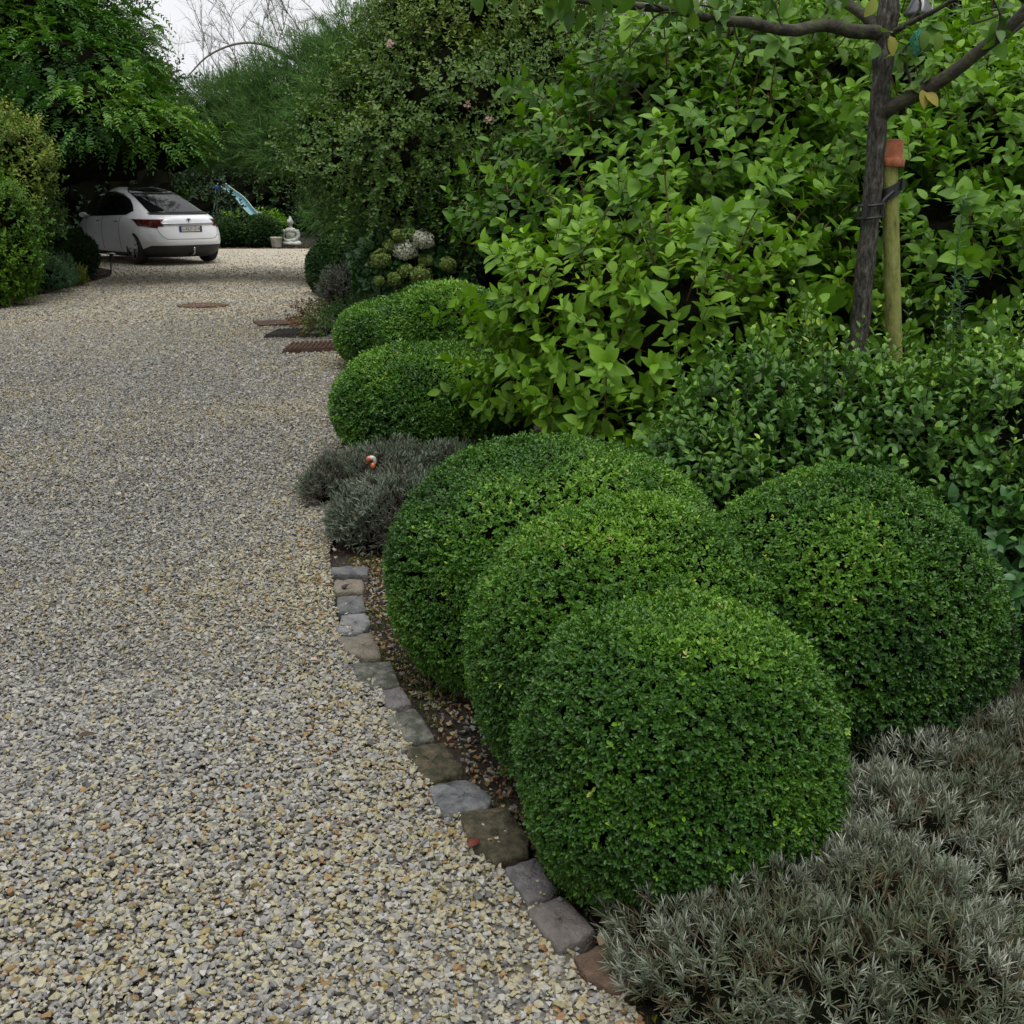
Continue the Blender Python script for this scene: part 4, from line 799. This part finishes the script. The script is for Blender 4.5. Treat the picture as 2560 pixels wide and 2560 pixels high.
for a_ in (-2.3, -.75, 2.6): st.box((c_t[0] + .052 * math.cos(a_), c_t[1] + .052 * math.sin(a_), c_t[2]), (.018 if a_ == -2.3 else .008, .010, .058), a_ + 1.57)
an = np.linspace(0, 2 * np.pi, 48)
ring = []
for zz in (-.028, .028):
    for rr in (.0385, .0425): ring.append(np.c_[c_s[0] + rr * np.cos(an), c_s[1] + rr * np.sin(an), c_s[2] + zz + .55 * rr * np.cos(an)])
R_ = np.concatenate(ring); n = 48; fs = []
for a_, b_ in ((0, 1), (1, 3), (3, 2), (2, 0)):
    for j in range(n - 1): fs.append([a_ * n + j, a_ * n + j + 1, b_ * n + j + 1, b_ * n + j])
st.add(R_, fs)
st.tube(curve([c_t + np.array([.045, -.028, .02]), (c_t + c_s) / 2 + np.array([.0, -.035, 0]), c_s + np.array([.0, -.043, .0])], 12), .009, 6); st.box(tuple(c_s + np.array([.038, -.03, .028])), (.014, .012, .05), .6)
st.obj('strap', rub, e)

# net and feeder hanging in the tree
q = W(2292, 108, TY - .1); e = thing('feeder_net', 'torn turquoise net of a bird feeder hanging in the tree', 'net', tuple(q)); nb = MB()
for k in range(16):
    a = k / 16 * 6.28; zs = np.linspace(0, 1, 14)
    for s_ in (1, -1):
        P = np.c_[q[0] + .028 * np.sin(np.pi * zs) ** .7 * np.cos(a + s_ * zs * 4), q[1] + .028 * np.sin(np.pi * zs) ** .7 * np.sin(a + s_ * zs * 4), q[2] + .05 - zs * .1]; nb.tube(P + rng.normal(size=P.shape) * .002, .0011, 4, cap=False)
nb.tube([q + np.array([0, 0, .05]), q + np.array([.01, .02, .1])], .0012, 4); bpy.data.objects.remove(e)
o = nb.obj('feeder_net', plain('turquoise_net', (.04, .30, .2), .5)); tag(o, 'torn turquoise net of a bird feeder hanging in the tree', 'net')
q = W(2298, 18, TY - .05); e = thing('hanging_feeder', 'dark grey hanging feeder on white cord near the top right', 'feeder', tuple(q))
MB().lathe([(.0, .06), (.012, .055), (.03, .03), (.055, -.02), (.058, -.03), (.05, -.034), (.0, -.034)], q, 20).obj('body', plain('dark_glass', (.08, .085, .09), .2), e, True)
cb = MB(); cb.tube(curve([q + np.array([-.01, -.05, -.04]), q + np.array([.0, -.045, .0]), q + np.array([.005, -.02, .055]), q + np.array([.01, 0, .2])], 14), .0022, 5); cb.tube(curve([q + np.array([.0, -.03, .02]), q + np.array([.03, -.03, .04]), q + np.array([.045, -.02, .02]), q + np.array([.045, -.02, -.02])], 12), .0022, 5)
cb.obj('cord', plain('white_cord', (.6, .6, .58), .8), e)

# ------------------------------------------------------------------ white house glimpsed behind the shrubs
hx, hy = 4.6, 22.0
e = thing('white_house', 'white rendered house with a grey roof glimpsed through gaps behind the shrubs', 'house', (hx, hy, 0))
MB().box((hx, hy, 1.9), (7, 6, 3.8)).obj('wall', noisemat('white_render', [(.3, (.62, .62, .6)), (.7, (.78, .78, .76))], 2, .9, .2), e)
rb = MB(); rb.add([(hx - 3.9, hy - 3.4, 3.75), (hx + 3.9, hy - 3.4, 3.75), (hx + 3.9, hy + 3.4, 3.75), (hx - 3.9, hy + 3.4, 3.75), (hx - 3.9, hy, 5.6), (hx + 3.9, hy, 5.6)], [[0, 1, 5, 4], [3, 4, 5, 2], [0, 3, 2, 1]]); rb.F.setdefault(3, []).append(np.array([[0, 4, 3], [1, 2, 5]]))
rb.obj('roof', noisemat('roof_slate', [(.3, (.10, .10, .11)), (.7, (.2, .2, .21))], 6, .8, .4), e)
for wx in (-2, 0.2, 2.3):
    f_ = MB().box((hx + wx, hy - 3.02, 1.9), (1.15, .1, 1.35)).obj('window', plain('window_frame', (.5, .5, .5), .5), e); MB().box((hx + wx, hy - 3.085, 1.9), (.95, .04, 1.15)).obj('pane', plain('window_glass', (.03, .035, .04), .08), f_)

# ------------------------------------------------------------------ grates and manhole
rust = noisemat('rusty_steel', [(.3, (.035, .022, .016)), (.55, (.075, .045, .03)), (.75, (.13, .075, .045))], 7, .75, .5, 50, metal=.2, dist=.004)
dsteel = noisemat('dark_steel', [(.3, (.02, .02, .02)), (.6, (.045, .04, .036)), (.8, (.09, .08, .07))], 7, .7, .5, 50, metal=.2, dist=.004)
def grate(px4, ribs, m, lab):
    Q = [G(x, y, .03) for x, y in px4]; cen = np.mean(Q, axis=0)
    e = thing('metal_grate', lab, 'grate', (cen[0], cen[1], 0), 'steel grates in the gravel by the box dome')
    MB().prism([q[:2] for q in Q], -.02, .028).obj('plate', m, e)
    if ribs:
        rb = MB(); a, b, c, d = [np.array(q[:2]) for q in Q]   # a far-left b near-left c near-right d far-right
        for i in range(ribs):
            t = (i + .5) / ribs; p0 = b + (c - b) * t; t2 = min(t + .5 / ribs, 1); p1 = a + (d - a) * t2
            rb.tube([(p0[0], p0[1], .036), (p1[0], p1[1], .036)], .018, 5)
        rb.obj('ribs', m, e)
grate([(632, 801), (648, 812), (790, 806), (785, 796)], 0, rust, 'flat brown steel plate in the gravel, farthest of the three')
grate([(690, 825), (660, 840), (815, 838), (830, 822)], 13, dsteel, 'dark ribbed steel grate, middle of the three by the low rusty shrub')
grate([(722, 859), (705, 878), (850, 872), (860, 853)], 12, rust, 'rusty ribbed steel grate touching the box dome, nearest of the three')
q = G(506, 766); mb = MB(); an = np.linspace(0, 2 * np.pi, 48, endpoint=False); rr = .34 * (1 + .08 * nz(np.c_[np.cos(an), np.sin(an), an * 0] * 2, 3, 4))
mb.prism(np.c_[q[0] + rr * np.cos(an) * 1.05, q[1] + rr * np.sin(an) * .85], -.02, .024); o = mb.obj('manhole_cover', noisemat('rust_brown', [(.3, (.05, .028, .016)), (.7, (.13, .075, .045))], 6, .9, .5)); tag(o, 'rusty round cover lying flush in the far gravel', 'manhole cover')

# ------------------------------------------------------------------ drive lights
black = plain('black_metal', (.015, .015, .016), .5); silver = plain('bright_metal', (.55, .56, .56), .3, .3)
def path_light(px, py, h, lab, tilt=0.):
    q = G(px, py); e = thing('path_light', lab, 'garden light', q, 'small lights along the left edge of the drive')
    e.rotation_euler = (0, 0, 0); x, y = q[0], q[1]; tx = tilt
    MB().tube([(x, y, -.05), (x + tx * .5, y, h * .5), (x + tx, y, h * .86)], .014, 8).obj('post', black, e)
    MB().lathe([(.02, h * .84), (.035, h * .86), (.05, h * .95), (.045, h * .96)], (x + tx, y, 0), 16).obj('lamp_body', black, e, True)
    MB().lathe([(.085, h * .95), (.088, h * .96), (.06, h * .99), (.02, h * 1.01), (0.001, h * 1.012)], (x + tx, y, 0), 20).obj('lamp_cap', silver, e, True)
path_light(277, 686, .42, 'black path light with a bright cap beside the rear wheel of the car', .05)
path_light(118, 724, .50, 'dark path light leaning among the plants at the left edge', -.08)
q = G(190, 702); e = thing('spotlight', 'small pale bent spotlight between the two path lights', 'garden light', q, None)
MB().tube(curve([q, q + np.array([.0, 0, .12]), q + np.array([-.03, -.02, .22]), q + np.array([-.1, -.03, .27])], 14), .02, 8).obj('arm', silver, e); MB().ball(q + np.array([-.09, -.03, .27]), (.06, .04, .04)).obj('head', silver, e, True)

# ------------------------------------------------------------------ pot, figure, post, slide
pq = G(692, 620); potm = noisemat('weathered_stone', [(.3, (.22, .21, .17)), (.7, (.46, .45, .38))], 7, .9, .5, 30)
o = MB().lathe([(.0, 0.02), (.13, 0.02), (.135, .0), (.14, .03), (.175, .28), (.19, .31), (.17, .315), (.15, .28), (.12, .24), (.0, .24)], (0, 0, 0), 28).obj('stone_planter', potm, None, True); o.location = tuple(pq); tag(o, 'empty pale stone planter beside the seated figure', 'planter')
bq = G(729, 615); fm = MB(); B = lambda c, r: fm.ball(np.array(c, float), r, 16, 12)
B((0, 0, .30), (.15, .10, .19)); B((0, -.01, .42), (.17, .09, .09)); B((0, .0, .12), (.2, .14, .09))
for s_ in (-1, 1):
    fm.tube(curve([(s_ * .17, 0, .43), (s_ * .235, -.03, .28), (s_ * .17, -.12, .18), (s_ * .03, -.17, .16)], 10), np.linspace(.065, .04, 10), 10)
    fm.tube(curve([(s_ * .1, -.02, .09), (s_ * .27, -.1, .075), (s_ * .22, -.2, .07), (-s_ * .06, -.22, .065)], 12), np.linspace(.085, .05, 12), 10)
fm.tube([(0, 0, .48), (0, 0, .58)], .05, 10); B((0, -.01, .66), (.085, .095, .11)); B((0, .0, .775), (.045, .045, .035)); B((0, -.105, .655), (.016, .02, .022))
for s_ in (-1, 1): B((s_ * .085, 0, .645), (.015, .02, .045)); B((s_ * .03, -.095, .675), (.016, .008, .006))
B((0, -.19, .15), (.08, .04, .03))
o = fm.obj('seated_figure', noisemat('figure_stone', [(.3, (.2, .22, .16)), (.5, (.38, .4, .35)), (.7, (.6, .6, .56))], 5, .85, .4, 30), None, True)
rm = o.modifiers.new('r', 'REMESH'); rm.mode = 'VOXEL'; rm.voxel_size = .013; rm.use_smooth_shade = True
dg = bpy.context.evaluated_depsgraph_get(); me2 = bpy.data.meshes.new_from_object(o.evaluated_get(dg)); o.modifiers.clear(); mt_ = o.data.materials[0]; o.data = me2
if not me2.materials: me2.materials.append(mt_)
o.location = tuple(bq); o.scale = (1.12, 1.12, 1.08); o.rotation_euler = (0, 0, R(-14)); tag(o, 'weathered stone statue of a seated cross-legged figure at the end of the drive', 'statue')
q = W(651, 553, 34.5); tag(MB().box((q[0], q[1], .45), (.09, .09, .95)).ball((q[0], q[1], .95), (.06, .06, .05)).obj('garden_post', plain('grey_post', (.2, .22, .25), .7)), 'short grey post behind the far box mound', 'post')
# slide
e = thing('slide', 'pale blue garden slide behind the far box mounds', 'slide', tuple(W(570, 600, 36)[:2]) + (0,))
SP = [W(555, 470, 37), W(575, 486, 36.8), W(600, 505, 36.5), W(622, 532, 36.2), W(645, 556, 35.9)]; last = SP[-1] + np.array([.3, -.15, -.35]); last2 = last + np.array([.35, -.15, -.02]); cv = curve(SP + [last, last2], 30)
T_ = np.gradient(cv, axis=0); T_[:, 2] = 0; T_ = unit(T_); Sd = np.cross(T_, [0, 0, 1.0]); Wd = .17
prof = [(-1, .13), (-.85, .02), (-.4, -.03), (.4, -.03), (.85, .02), (1, .13), (.95, .10), (.8, -.02), (0, -.07), (-.8, -.02), (-.95, .10)]
V = np.concatenate([cv + Sd * a_ * Wd + np.array([0, 0, b_]) for a_, b_ in prof]); n = 30; K = len(prof); fs = []
for a_ in range(K):
    b_ = (a_ + 1) % K
    for j in range(n - 1): fs.append([a_ * n + j, a_ * n + j + 1, b_ * n + j + 1, b_ * n + j])
MB().add(V, fs).obj('chute', plain('pale_blue_plastic', (.10, .26, .30), .4), e, True)
for s_ in (-1, 1): MB().tube(cv + Sd * s_ * (Wd + .01) + np.array([0, 0, .14]), .022, 8).obj('side_rail', plain('pale_rail', (.32, .36, .33), .5), e, True)
q = SP[0]; MB().box(q + np.array([-.12, .05, .02]), (.32, .5, .07), .2).obj('platform', plain('blue_plastic', (.03, .12, .45), .35), e)
lm = plain('frame_tube', (.25, .33, .33), .4); lb = MB()
for s_ in (-1, 1):
    lb.tube([q + np.array([-.14, s_ * .17, .1]), np.array([q[0] - .45, q[1] + s_ * .2, 0])], .022, 8)
for k in range(5): z_ = .3 + k * .3; xx = q[0] - .45 + .14 * z_ / 1.0; lb.tube([(xx, q[1] - .2, z_), (xx, q[1] + .2, z_)], .016, 6)
lb.tube([SP[1], (SP[1][0], SP[1][1], 0)], .02, 8); lb.obj('ladder', lm, e)

# ------------------------------------------------------------------ car
CARX, CARY, YAW = 0, 0, 0
Zk = [.16, .24, .34, .50, .66, .80, .92, 1.00, 1.06, 1.12, 1.24, 1.36, 1.48, 1.58, 1.64, 1.68]
XR = [.30, .14, .05, .00, .03, .07, .11, .13, .20, .38, .72, 1.08, 1.46, 1.86, 2.20, 2.6]
XF = [4.80, 4.90, 4.97, 5.0, 4.98, 4.92, 4.75, 4.55, 4.30, 4.05, 3.78, 3.55, 3.32, 3.08, 2.92, 2.7]
HW = [.88, .94, .975, .995, 1.0, .995, .975, .95, .915, .885, .84, .79, .735, .67, .60, .40]
NE = [3.6, 4.2, 4.6, 4.8, 4.8, 4.6, 4.3, 4.0, 3.6, 3.3, 3.0, 2.9, 2.8, 2.6, 2.5, 2.2]
Zf = np.linspace(.16, 1.68, 60)
def cr(tab): return curve(np.c_[Zk, tab], 200)
def interp(tab):
    c = np.interp(Zf, Zk, tab); k = np.array([1, 2, 3, 2, 1.]) / 9; p = np.concatenate([[c[0]] * 2, c, [c[-1]] * 2]); q = np.convolve(p, k, 'valid'); q[0] = c[0]; q[-1] = c[-1]; return q
xr, xf, hw, ne = map(interp, (XR, XF, HW, NE))
def outl(z, u):
    """u in 0..1 from rear centre round one side to front centre; returns x, y>=0"""
    a0, a1, w_, n_ = (np.interp(z, Zf, t) for t in (xr, xf, hw, ne)); th = u * np.pi; xc = (a0 + a1) / 2; ax = (a1 - a0) / 2
    n2 = np.where(th < np.pi / 2, n_, np.minimum(n_, 2.7))
    return xc - ax * np.sign(np.cos(th)) * np.abs(np.cos(th)) ** (2 / n2), w_ * np.abs(np.sin(th)) ** (2 / n2)
def side_y(x, z):
    a0, a1, w_, n_ = (np.interp(z, Zf, t) for t in (xr, xf, hw, ne)); xc = (a0 + a1) / 2; ax = (a1 - a0) / 2; q = ((x - xc) / ax)
    n2 = np.where(q < 0, n_, np.minimum(n_, 2.7)); return w_ * np.clip(1 - np.abs(q) ** n2, 0, 1) ** (1 / n2)
def rear_x(y, z):
    a0, a1, w_, n_ = (np.interp(z, Zf, t) for t in (xr, xf, hw, ne)); xc = (a0 + a1) / 2; ax = (a1 - a0) / 2
    return xc - ax * np.clip(1 - np.abs(y / w_) ** n_, 0, 1) ** (1 / n_)
car = thing('parked_car', 'white hatchback-style car parked under the overhanging tree, seen from its rear left', 'car')
paint = noisemat('white_paint', [(.3, (.74, .76, .78)), (.7, (.8, .82, .84))], 3, .35, 0, spec=.5, coat=.8)
glass = plain('dark_glass', (.006, .007, .008), .05, 0, .35); trim = plain('black_trim', (.014, .014, .015), .55); chrome = plain('chrome', (.42, .42, .43), .2, .9)
def carobj(mb, name, m, parent=car, smooth=True):
    o = link(name, mb.mesh(name, smooth), m); o.parent = parent; return o
nu = 96; us = (np.linspace(0, 1, nu)); us = us - .10 * np.sin(4 * np.pi * us) / (2 * np.pi) ; V = []
for z in Zf:
    x, y = outl(z, us); V.append(np.c_[x, y, np.full(nu, z)]); V.append(np.c_[x[::-1], -y[::-1], np.full(nu, z)][1:-1])
row = nu * 2 - 2; V = np.concatenate(V); i = np.arange(59)[:, None] * row; j = np.arange(row)[None]; k = (j + 1) % row
mb = MB().add(V, np.stack([i + j, i + row + j, i + row + k, i + k], -1).reshape(-1, 4)); mb.F[row] = [np.array([list(range(row)), [59 * row + q for q in range(row)][::-1]])]
body = carobj(mb, 'body', paint)
cut = MB()
WX = (.98, 3.94); WR = .375
for wx in WX:
    for s_ in (-1, 1):
        an = np.linspace(0, 2 * np.pi, 40, endpoint=False); cut = MB(); y0, y1 = s_ * .70, s_ * 1.2
        Vc = np.concatenate([np.c_[wx + .425 * np.cos(an), np.full(40, yy), .375 + .425 * np.sin(an)] for yy in (min(y0, y1), max(y0, y1))])
        cut.add(Vc, [[q, (q + 1) % 40, 40 + (q + 1) % 40, 40 + q] for q in range(40)]); cut.F[40] = [np.array([list(range(40))[::-1], [40 + q for q in range(40)]])]
        co = link('cutter', cut.mesh('cutter'), trim); bo = body.modifiers.new('b', 'BOOLEAN'); bo.object = co; bo.operation = 'DIFFERENCE'; bo.solver = 'EXACT'
        dg = bpy.context.evaluated_depsgraph_get(); dg.update(); me2 = bpy.data.meshes.new_from_object(body.evaluated_get(dg)); body.modifiers.clear(); body.data = me2; bpy.data.objects.remove(co)
body.data.materials.clear(); body.data.materials.append(paint); body.data.materials.append(trim)
for p in body.data.polygons:
    c = p.center; p.material_index = 0
    for wx in WX:
        if abs(math.hypot(c.x - wx, c.z - .375) - .425) < .02 and abs(p.normal.y) < .3 and .68 < abs(c.y) < 1.0 and (p.normal.x * (wx - c.x) + p.normal.z * (.375 - c.z)) > 0: p.material_index = 1
        if math.hypot(c.x - wx, c.z - .375) < .44 and abs(abs(c.y) - .70) < .02: p.material_index = 1
def patch_side(poly_fn, s_, off, name, m, nx=40, nz_=16, parent=car):
    """poly_fn(u) -> (x, zlo, zhi) for u in 0..1"""
    V = []
    for a_ in range(nx):
        x, z0, z1 = poly_fn(a_ / (nx - 1))
        for b_ in range(nz_):
            z = z0 + (z1 - z0) * b_ / (nz_ - 1); y = side_y(x, z) + off; V.append((x, s_ * y, z))
    fs = [[a_ * nz_ + b_, (a_ + 1) * nz_ + b_, (a_ + 1) * nz_ + b_ + 1, a_ * nz_ + b_ + 1] for a_ in range(nx - 1) for b_ in range(nz_ - 1)]
    o = carobj(MB().add(V, fs), name, m, parent); sm = o.modifiers.new('t', 'SOLIDIFY'); sm.thickness = .012; sm.offset = 0; return o
def patch_rear(poly_fn, off, name, m, ny=50, nz_=20, parent=car):
    """poly_fn(v) -> (z, ylo, yhi) for v in 0..1"""
    V = []
    for b_ in range(nz_):
        z, y0, y1 = poly_fn(b_ / (nz_ - 1))
        for a_ in range(ny):
            y = y0 + (y1 - y0) * a_ / (ny - 1); V.append((rear_x(y, z) - off, y, z + off * .5))
    fs = [[b_ * ny + a_, b_ * ny + a_ + 1, (b_ + 1) * ny + a_ + 1, (b_ + 1) * ny + a_] for a_ in range(ny - 1) for b_ in range(nz_ - 1)]
    o = carobj(MB().add(V, fs), name, m, parent); sm = o.modifiers.new('t', 'SOLIDIFY'); sm.thickness = .012; sm.offset = 0; return o
def sidewin(u):
    x = 1.12 + 2.55 * u; zt = np.interp(u, [0, .06, .16, .3, .45, .6, .75, .9, 1], [1.16, 1.27, 1.40, 1.52, 1.58, 1.57, 1.48, 1.24, 1.06]); zb = np.interp(u, [0, .08, .5, 1], [1.155, 1.075, 1.04, 1.0]); return x, zb, max(zt, zb + .004)
for s_ in (-1, 1): patch_side(sidewin, s_, .004, 'side_window', glass)
patch_rear(lambda v: (1.125 + .40 * v, -(.66 - .13 * v), .66 - .13 * v), .008, 'rear_window', glass)
patch_rear(lambda v: (1.535 + .142 * v ** 1.0, -(.525 - .30 * v ** 2), .525 - .30 * v ** 2), .007, 'roof_glass', glass)
mb = MB(); yy = np.linspace(-.70, .70, 40)
V = []
for y in yy:
    x = float(rear_x(y, 1.09)) ; V += [(x - .03, y, 1.085), (x + .10, y, 1.105), (x + .10, y, 1.125), (x - .045, y, 1.105)]
carobj(MB().add(V, [[4 * q + a_, 4 * q + 4 + a_, 4 * q + 4 + (a_ + 1) % 4, 4 * q + (a_ + 1) % 4] for q in range(39) for a_ in range(4)]), 'spoiler', trim)
# tail lights wrap the corner
redl = noisemat('smoked_red_lens', [(.35, (.03, .008, .008)), (.6, (.10, .015, .012)), (.75, (.16, .1, .09))], 14, .15, 0, coat=.6)
for s_ in (-1, 1):
    tl = patch_rear(lambda v, s_=s_: (.835 + .145 * v, *sorted((s_ * (.62 - .05 * abs(v - .6)), s_ * (.925)))), .008, 'tail_light', redl, 20, 10)
    patch_side(lambda u: (.19 + .52 * u, .80 + .075 * u, .985 - .08 * u ** 1.3 + .0), s_, .007, 'tail_light', redl, 18, 8)
    mb = MB()
patch_rear(lambda v: (.865 + .028 * v, -.63, .63), .02, 'chrome_strip', chrome, 50, 4)
patch_rear(lambda v: (.165 + .255 * v, -(.93 - .10 * v ** 3), .93 - .10 * v ** 3), .012, 'bumper', trim, 60, 12)
for s_ in (-1, 1):
    patch_side(lambda u: (1.42 + 2.08 * u, .165, .245), s_, .008, 'sill', trim, 30, 5)
    patch_side(lambda u: (.16 + .4 * u, .17, .42 - .17 * u ** .6), s_, .010, 'bumper_corner', trim, 20, 6)
for hx_ in (1.62, 2.62): patch_side(lambda u, hx_=hx_: (hx_ + .2 * u, .915, .94), 1, .014, 'door_handle', chrome, 8, 3); patch_side(lambda u, hx_=hx_: (hx_ + .2 * u, .915, .94), -1, .014, 'door_handle', chrome, 8, 3)
seam = plain('panel_gap', (.12, .12, .125), .7)
for s_ in (-1, 1):
    for sx_ in (1.55, 2.5, 3.5): patch_side(lambda u, sx_=sx_: (sx_ + .006 * u, .30, 1.03), s_, .002, 'door_gap', seam, 2, 24)
# hatch seam
hp = np.array([(-.73, .86), (-.70, .72), (-.62, .60), (-.45, .565), (.45, .565), (.62, .60), (.70, .72), (.73, .86)]); hp = curve(np.c_[hp, hp[:, :1] * 0], 60)[:, :2]
carobj(MB().tube([(float(rear_x(y, z)) - .001, y, z) for y, z in hp], .005, 6), 'hatch_gap', seam)
# plate
px_ = float(rear_x(0, .77)) - .012
bx = lambda c, d, name, m, par=car: carobj(MB().box(c, d), name, m, par, False)
plate = bx((px_ - .004, 0, .775), (.016, .54, .135), 'number_plate', plain('plate_surround', (.03, .03, .035), .5))
bx((px_ - .0145, 0.02, .777), (.006, .475, .108), 'plate_face', plain('plate_white', (.62, .62, .6), .4), plate); bx((px_ - .0147, .243, .777), (.0065, .035, .108), 'plate_band', plain('plate_blue', (.01, .03, .25), .4), plate)
tcv = bpy.data.curves.new('plate_text', 'FONT'); tcv.body = '1-XUY-214'; tcv.size = .115; tcv.extrude = .001; tcv.align_x = 'CENTER'; tcv.align_y = 'CENTER'
to = bpy.data.objects.new('plate_text', tcv); COL.objects.link(to); dg = bpy.context.evaluated_depsgraph_get(); dg.update(); tm = bpy.data.meshes.new_from_object(to.evaluated_get(dg)); bpy.data.objects.remove(to)
tm.materials.clear(); to = link('plate_text', tm, plain('plate_red', (.12, .02, .03), .5)); to.parent = plate; to.matrix_local = Matrix.Translation((px_ - .019, 0, .777)) @ Matrix.Rotation(-math.pi / 2, 4, 'Z') @ Matrix.Rotation(math.pi / 2, 4, 'X') @ Matrix.Scale(.80, 4, (1, 0, 0))
# emblem: a slim T shape with a curved cap
ex = float(rear_x(0, 1.0)); em = MB(); EZ = .985
em.prism([(-.055, 0), (-.03, .012), (0, .016), (.03, .012), (.055, 0), (.045, -.014), (.02, -.008), (.014, -.02), (0, -.1), (-.014, -.02), (-.02, -.008), (-.045, -.014)], 0, .006)
V = em.V[0]; V2 = np.c_[-V[:, 2], V[:, 0], V[:, 1]]; V2 = V2 + np.array([float(rear_x(0, .96)) - .012, 0, EZ]); V2[:, 0] += (V2[:, 2] - .96) * .2; em.V[0] = V2; carobj(em, 'emblem', plain('emblem_grey', (.12, .12, .13), .3, .6), car, False)
# mirrors, tow ball, wheels
for s_ in (-1, 1):
    carobj(MB().ball((3.42, s_ * 1.03, 1.05), (.07, .10, .06)).tube([(3.42, s_ * .88, 1.02), (3.42, s_ * 1.0, 1.04)], .025, 8), 'mirror', paint)
carobj(MB().tube([(.2, 0, .22), (-.04, 0, .24), (-.06, 0, .34)], .018, 8).ball((-.06, 0, .36), (.026, .026, .026)), 'tow_ball', chrome)
tyre = plain('tyre_rubber', (.012, .012, .012), .85); rim = plain('rim_metal', (.30, .31, .32), .3, .8)
for wx in WX:
    for s_ in (-1, 1):
        pr = [(.20, -.12), (.33, -.125), (.365, -.10), (WR, -.06), (WR, .06), (.365, .10), (.33, .125), (.27, .13), (.26, .10), (.20, .02)]
        o_ = MB().lathe(pr, n=40); Vw = o_.V[0]; yo = s_ * (.975 - .13)
        mk = lambda V_: np.c_[V_[:, 0] + wx, s_ * V_[:, 2] + yo, V_[:, 1] + WR]
        o_.V[0] = mk(Vw); wh = carobj(o_, 'wheel', tyre)
        rm_ = MB(); rm_.lathe([(.255, .125), (.27, .128), (.272, .10), (.25, .09), (.245, .0)], n=40); rm_.lathe([(.0, .105), (.05, .10), (.06, .08), (.06, .0)], n=20)
        for q in range(5):
            for dq in (-.16, .16):
                a_ = q / 5 * 6.283 + dq; a2 = q / 5 * 6.283 + dq * 1.3; ca, sa = math.cos(a_), math.sin(a_); c2_, s2_ = math.cos(a2), math.sin(a2)
                rm_.tube([(ca * .045, sa * .045, .095), (c2_ * .26, s2_ * .26, .115)], .016, 6)
        rm_.V = [mk(v_) for v_ in rm_.V]; carobj(rm_, 'rim', rim, wh)
        carobj(MB().add(mk(MB().lathe([(.0, -.02), (.24, -.02), (.24, -.03), (.0, -.03)], n=24).V[0]), MB().lathe([(.0, 0), (.24, 0), (.24, 1), (.0, 1)], n=24).F[4][0]), 'brake_disc', trim, wh)
# place: local +x points to the nose; the near (left) rear wheel stands at photo pixel (335,662)
YAWA = R(90 + 43); lw = G(340, 662); lx, ly = WX[0], .93
car.rotation_euler = (0, 0, YAWA); c_, s_ = math.cos(YAWA), math.sin(YAWA)
car.location = (lw[0] - (lx * c_ - ly * s_), lw[1] - (lx * s_ + ly * c_), .01)
print('car at', car.location[:])
print('polys', sum(len(o.data.polygons) for o in bpy.data.objects if o.type == 'MESH'))
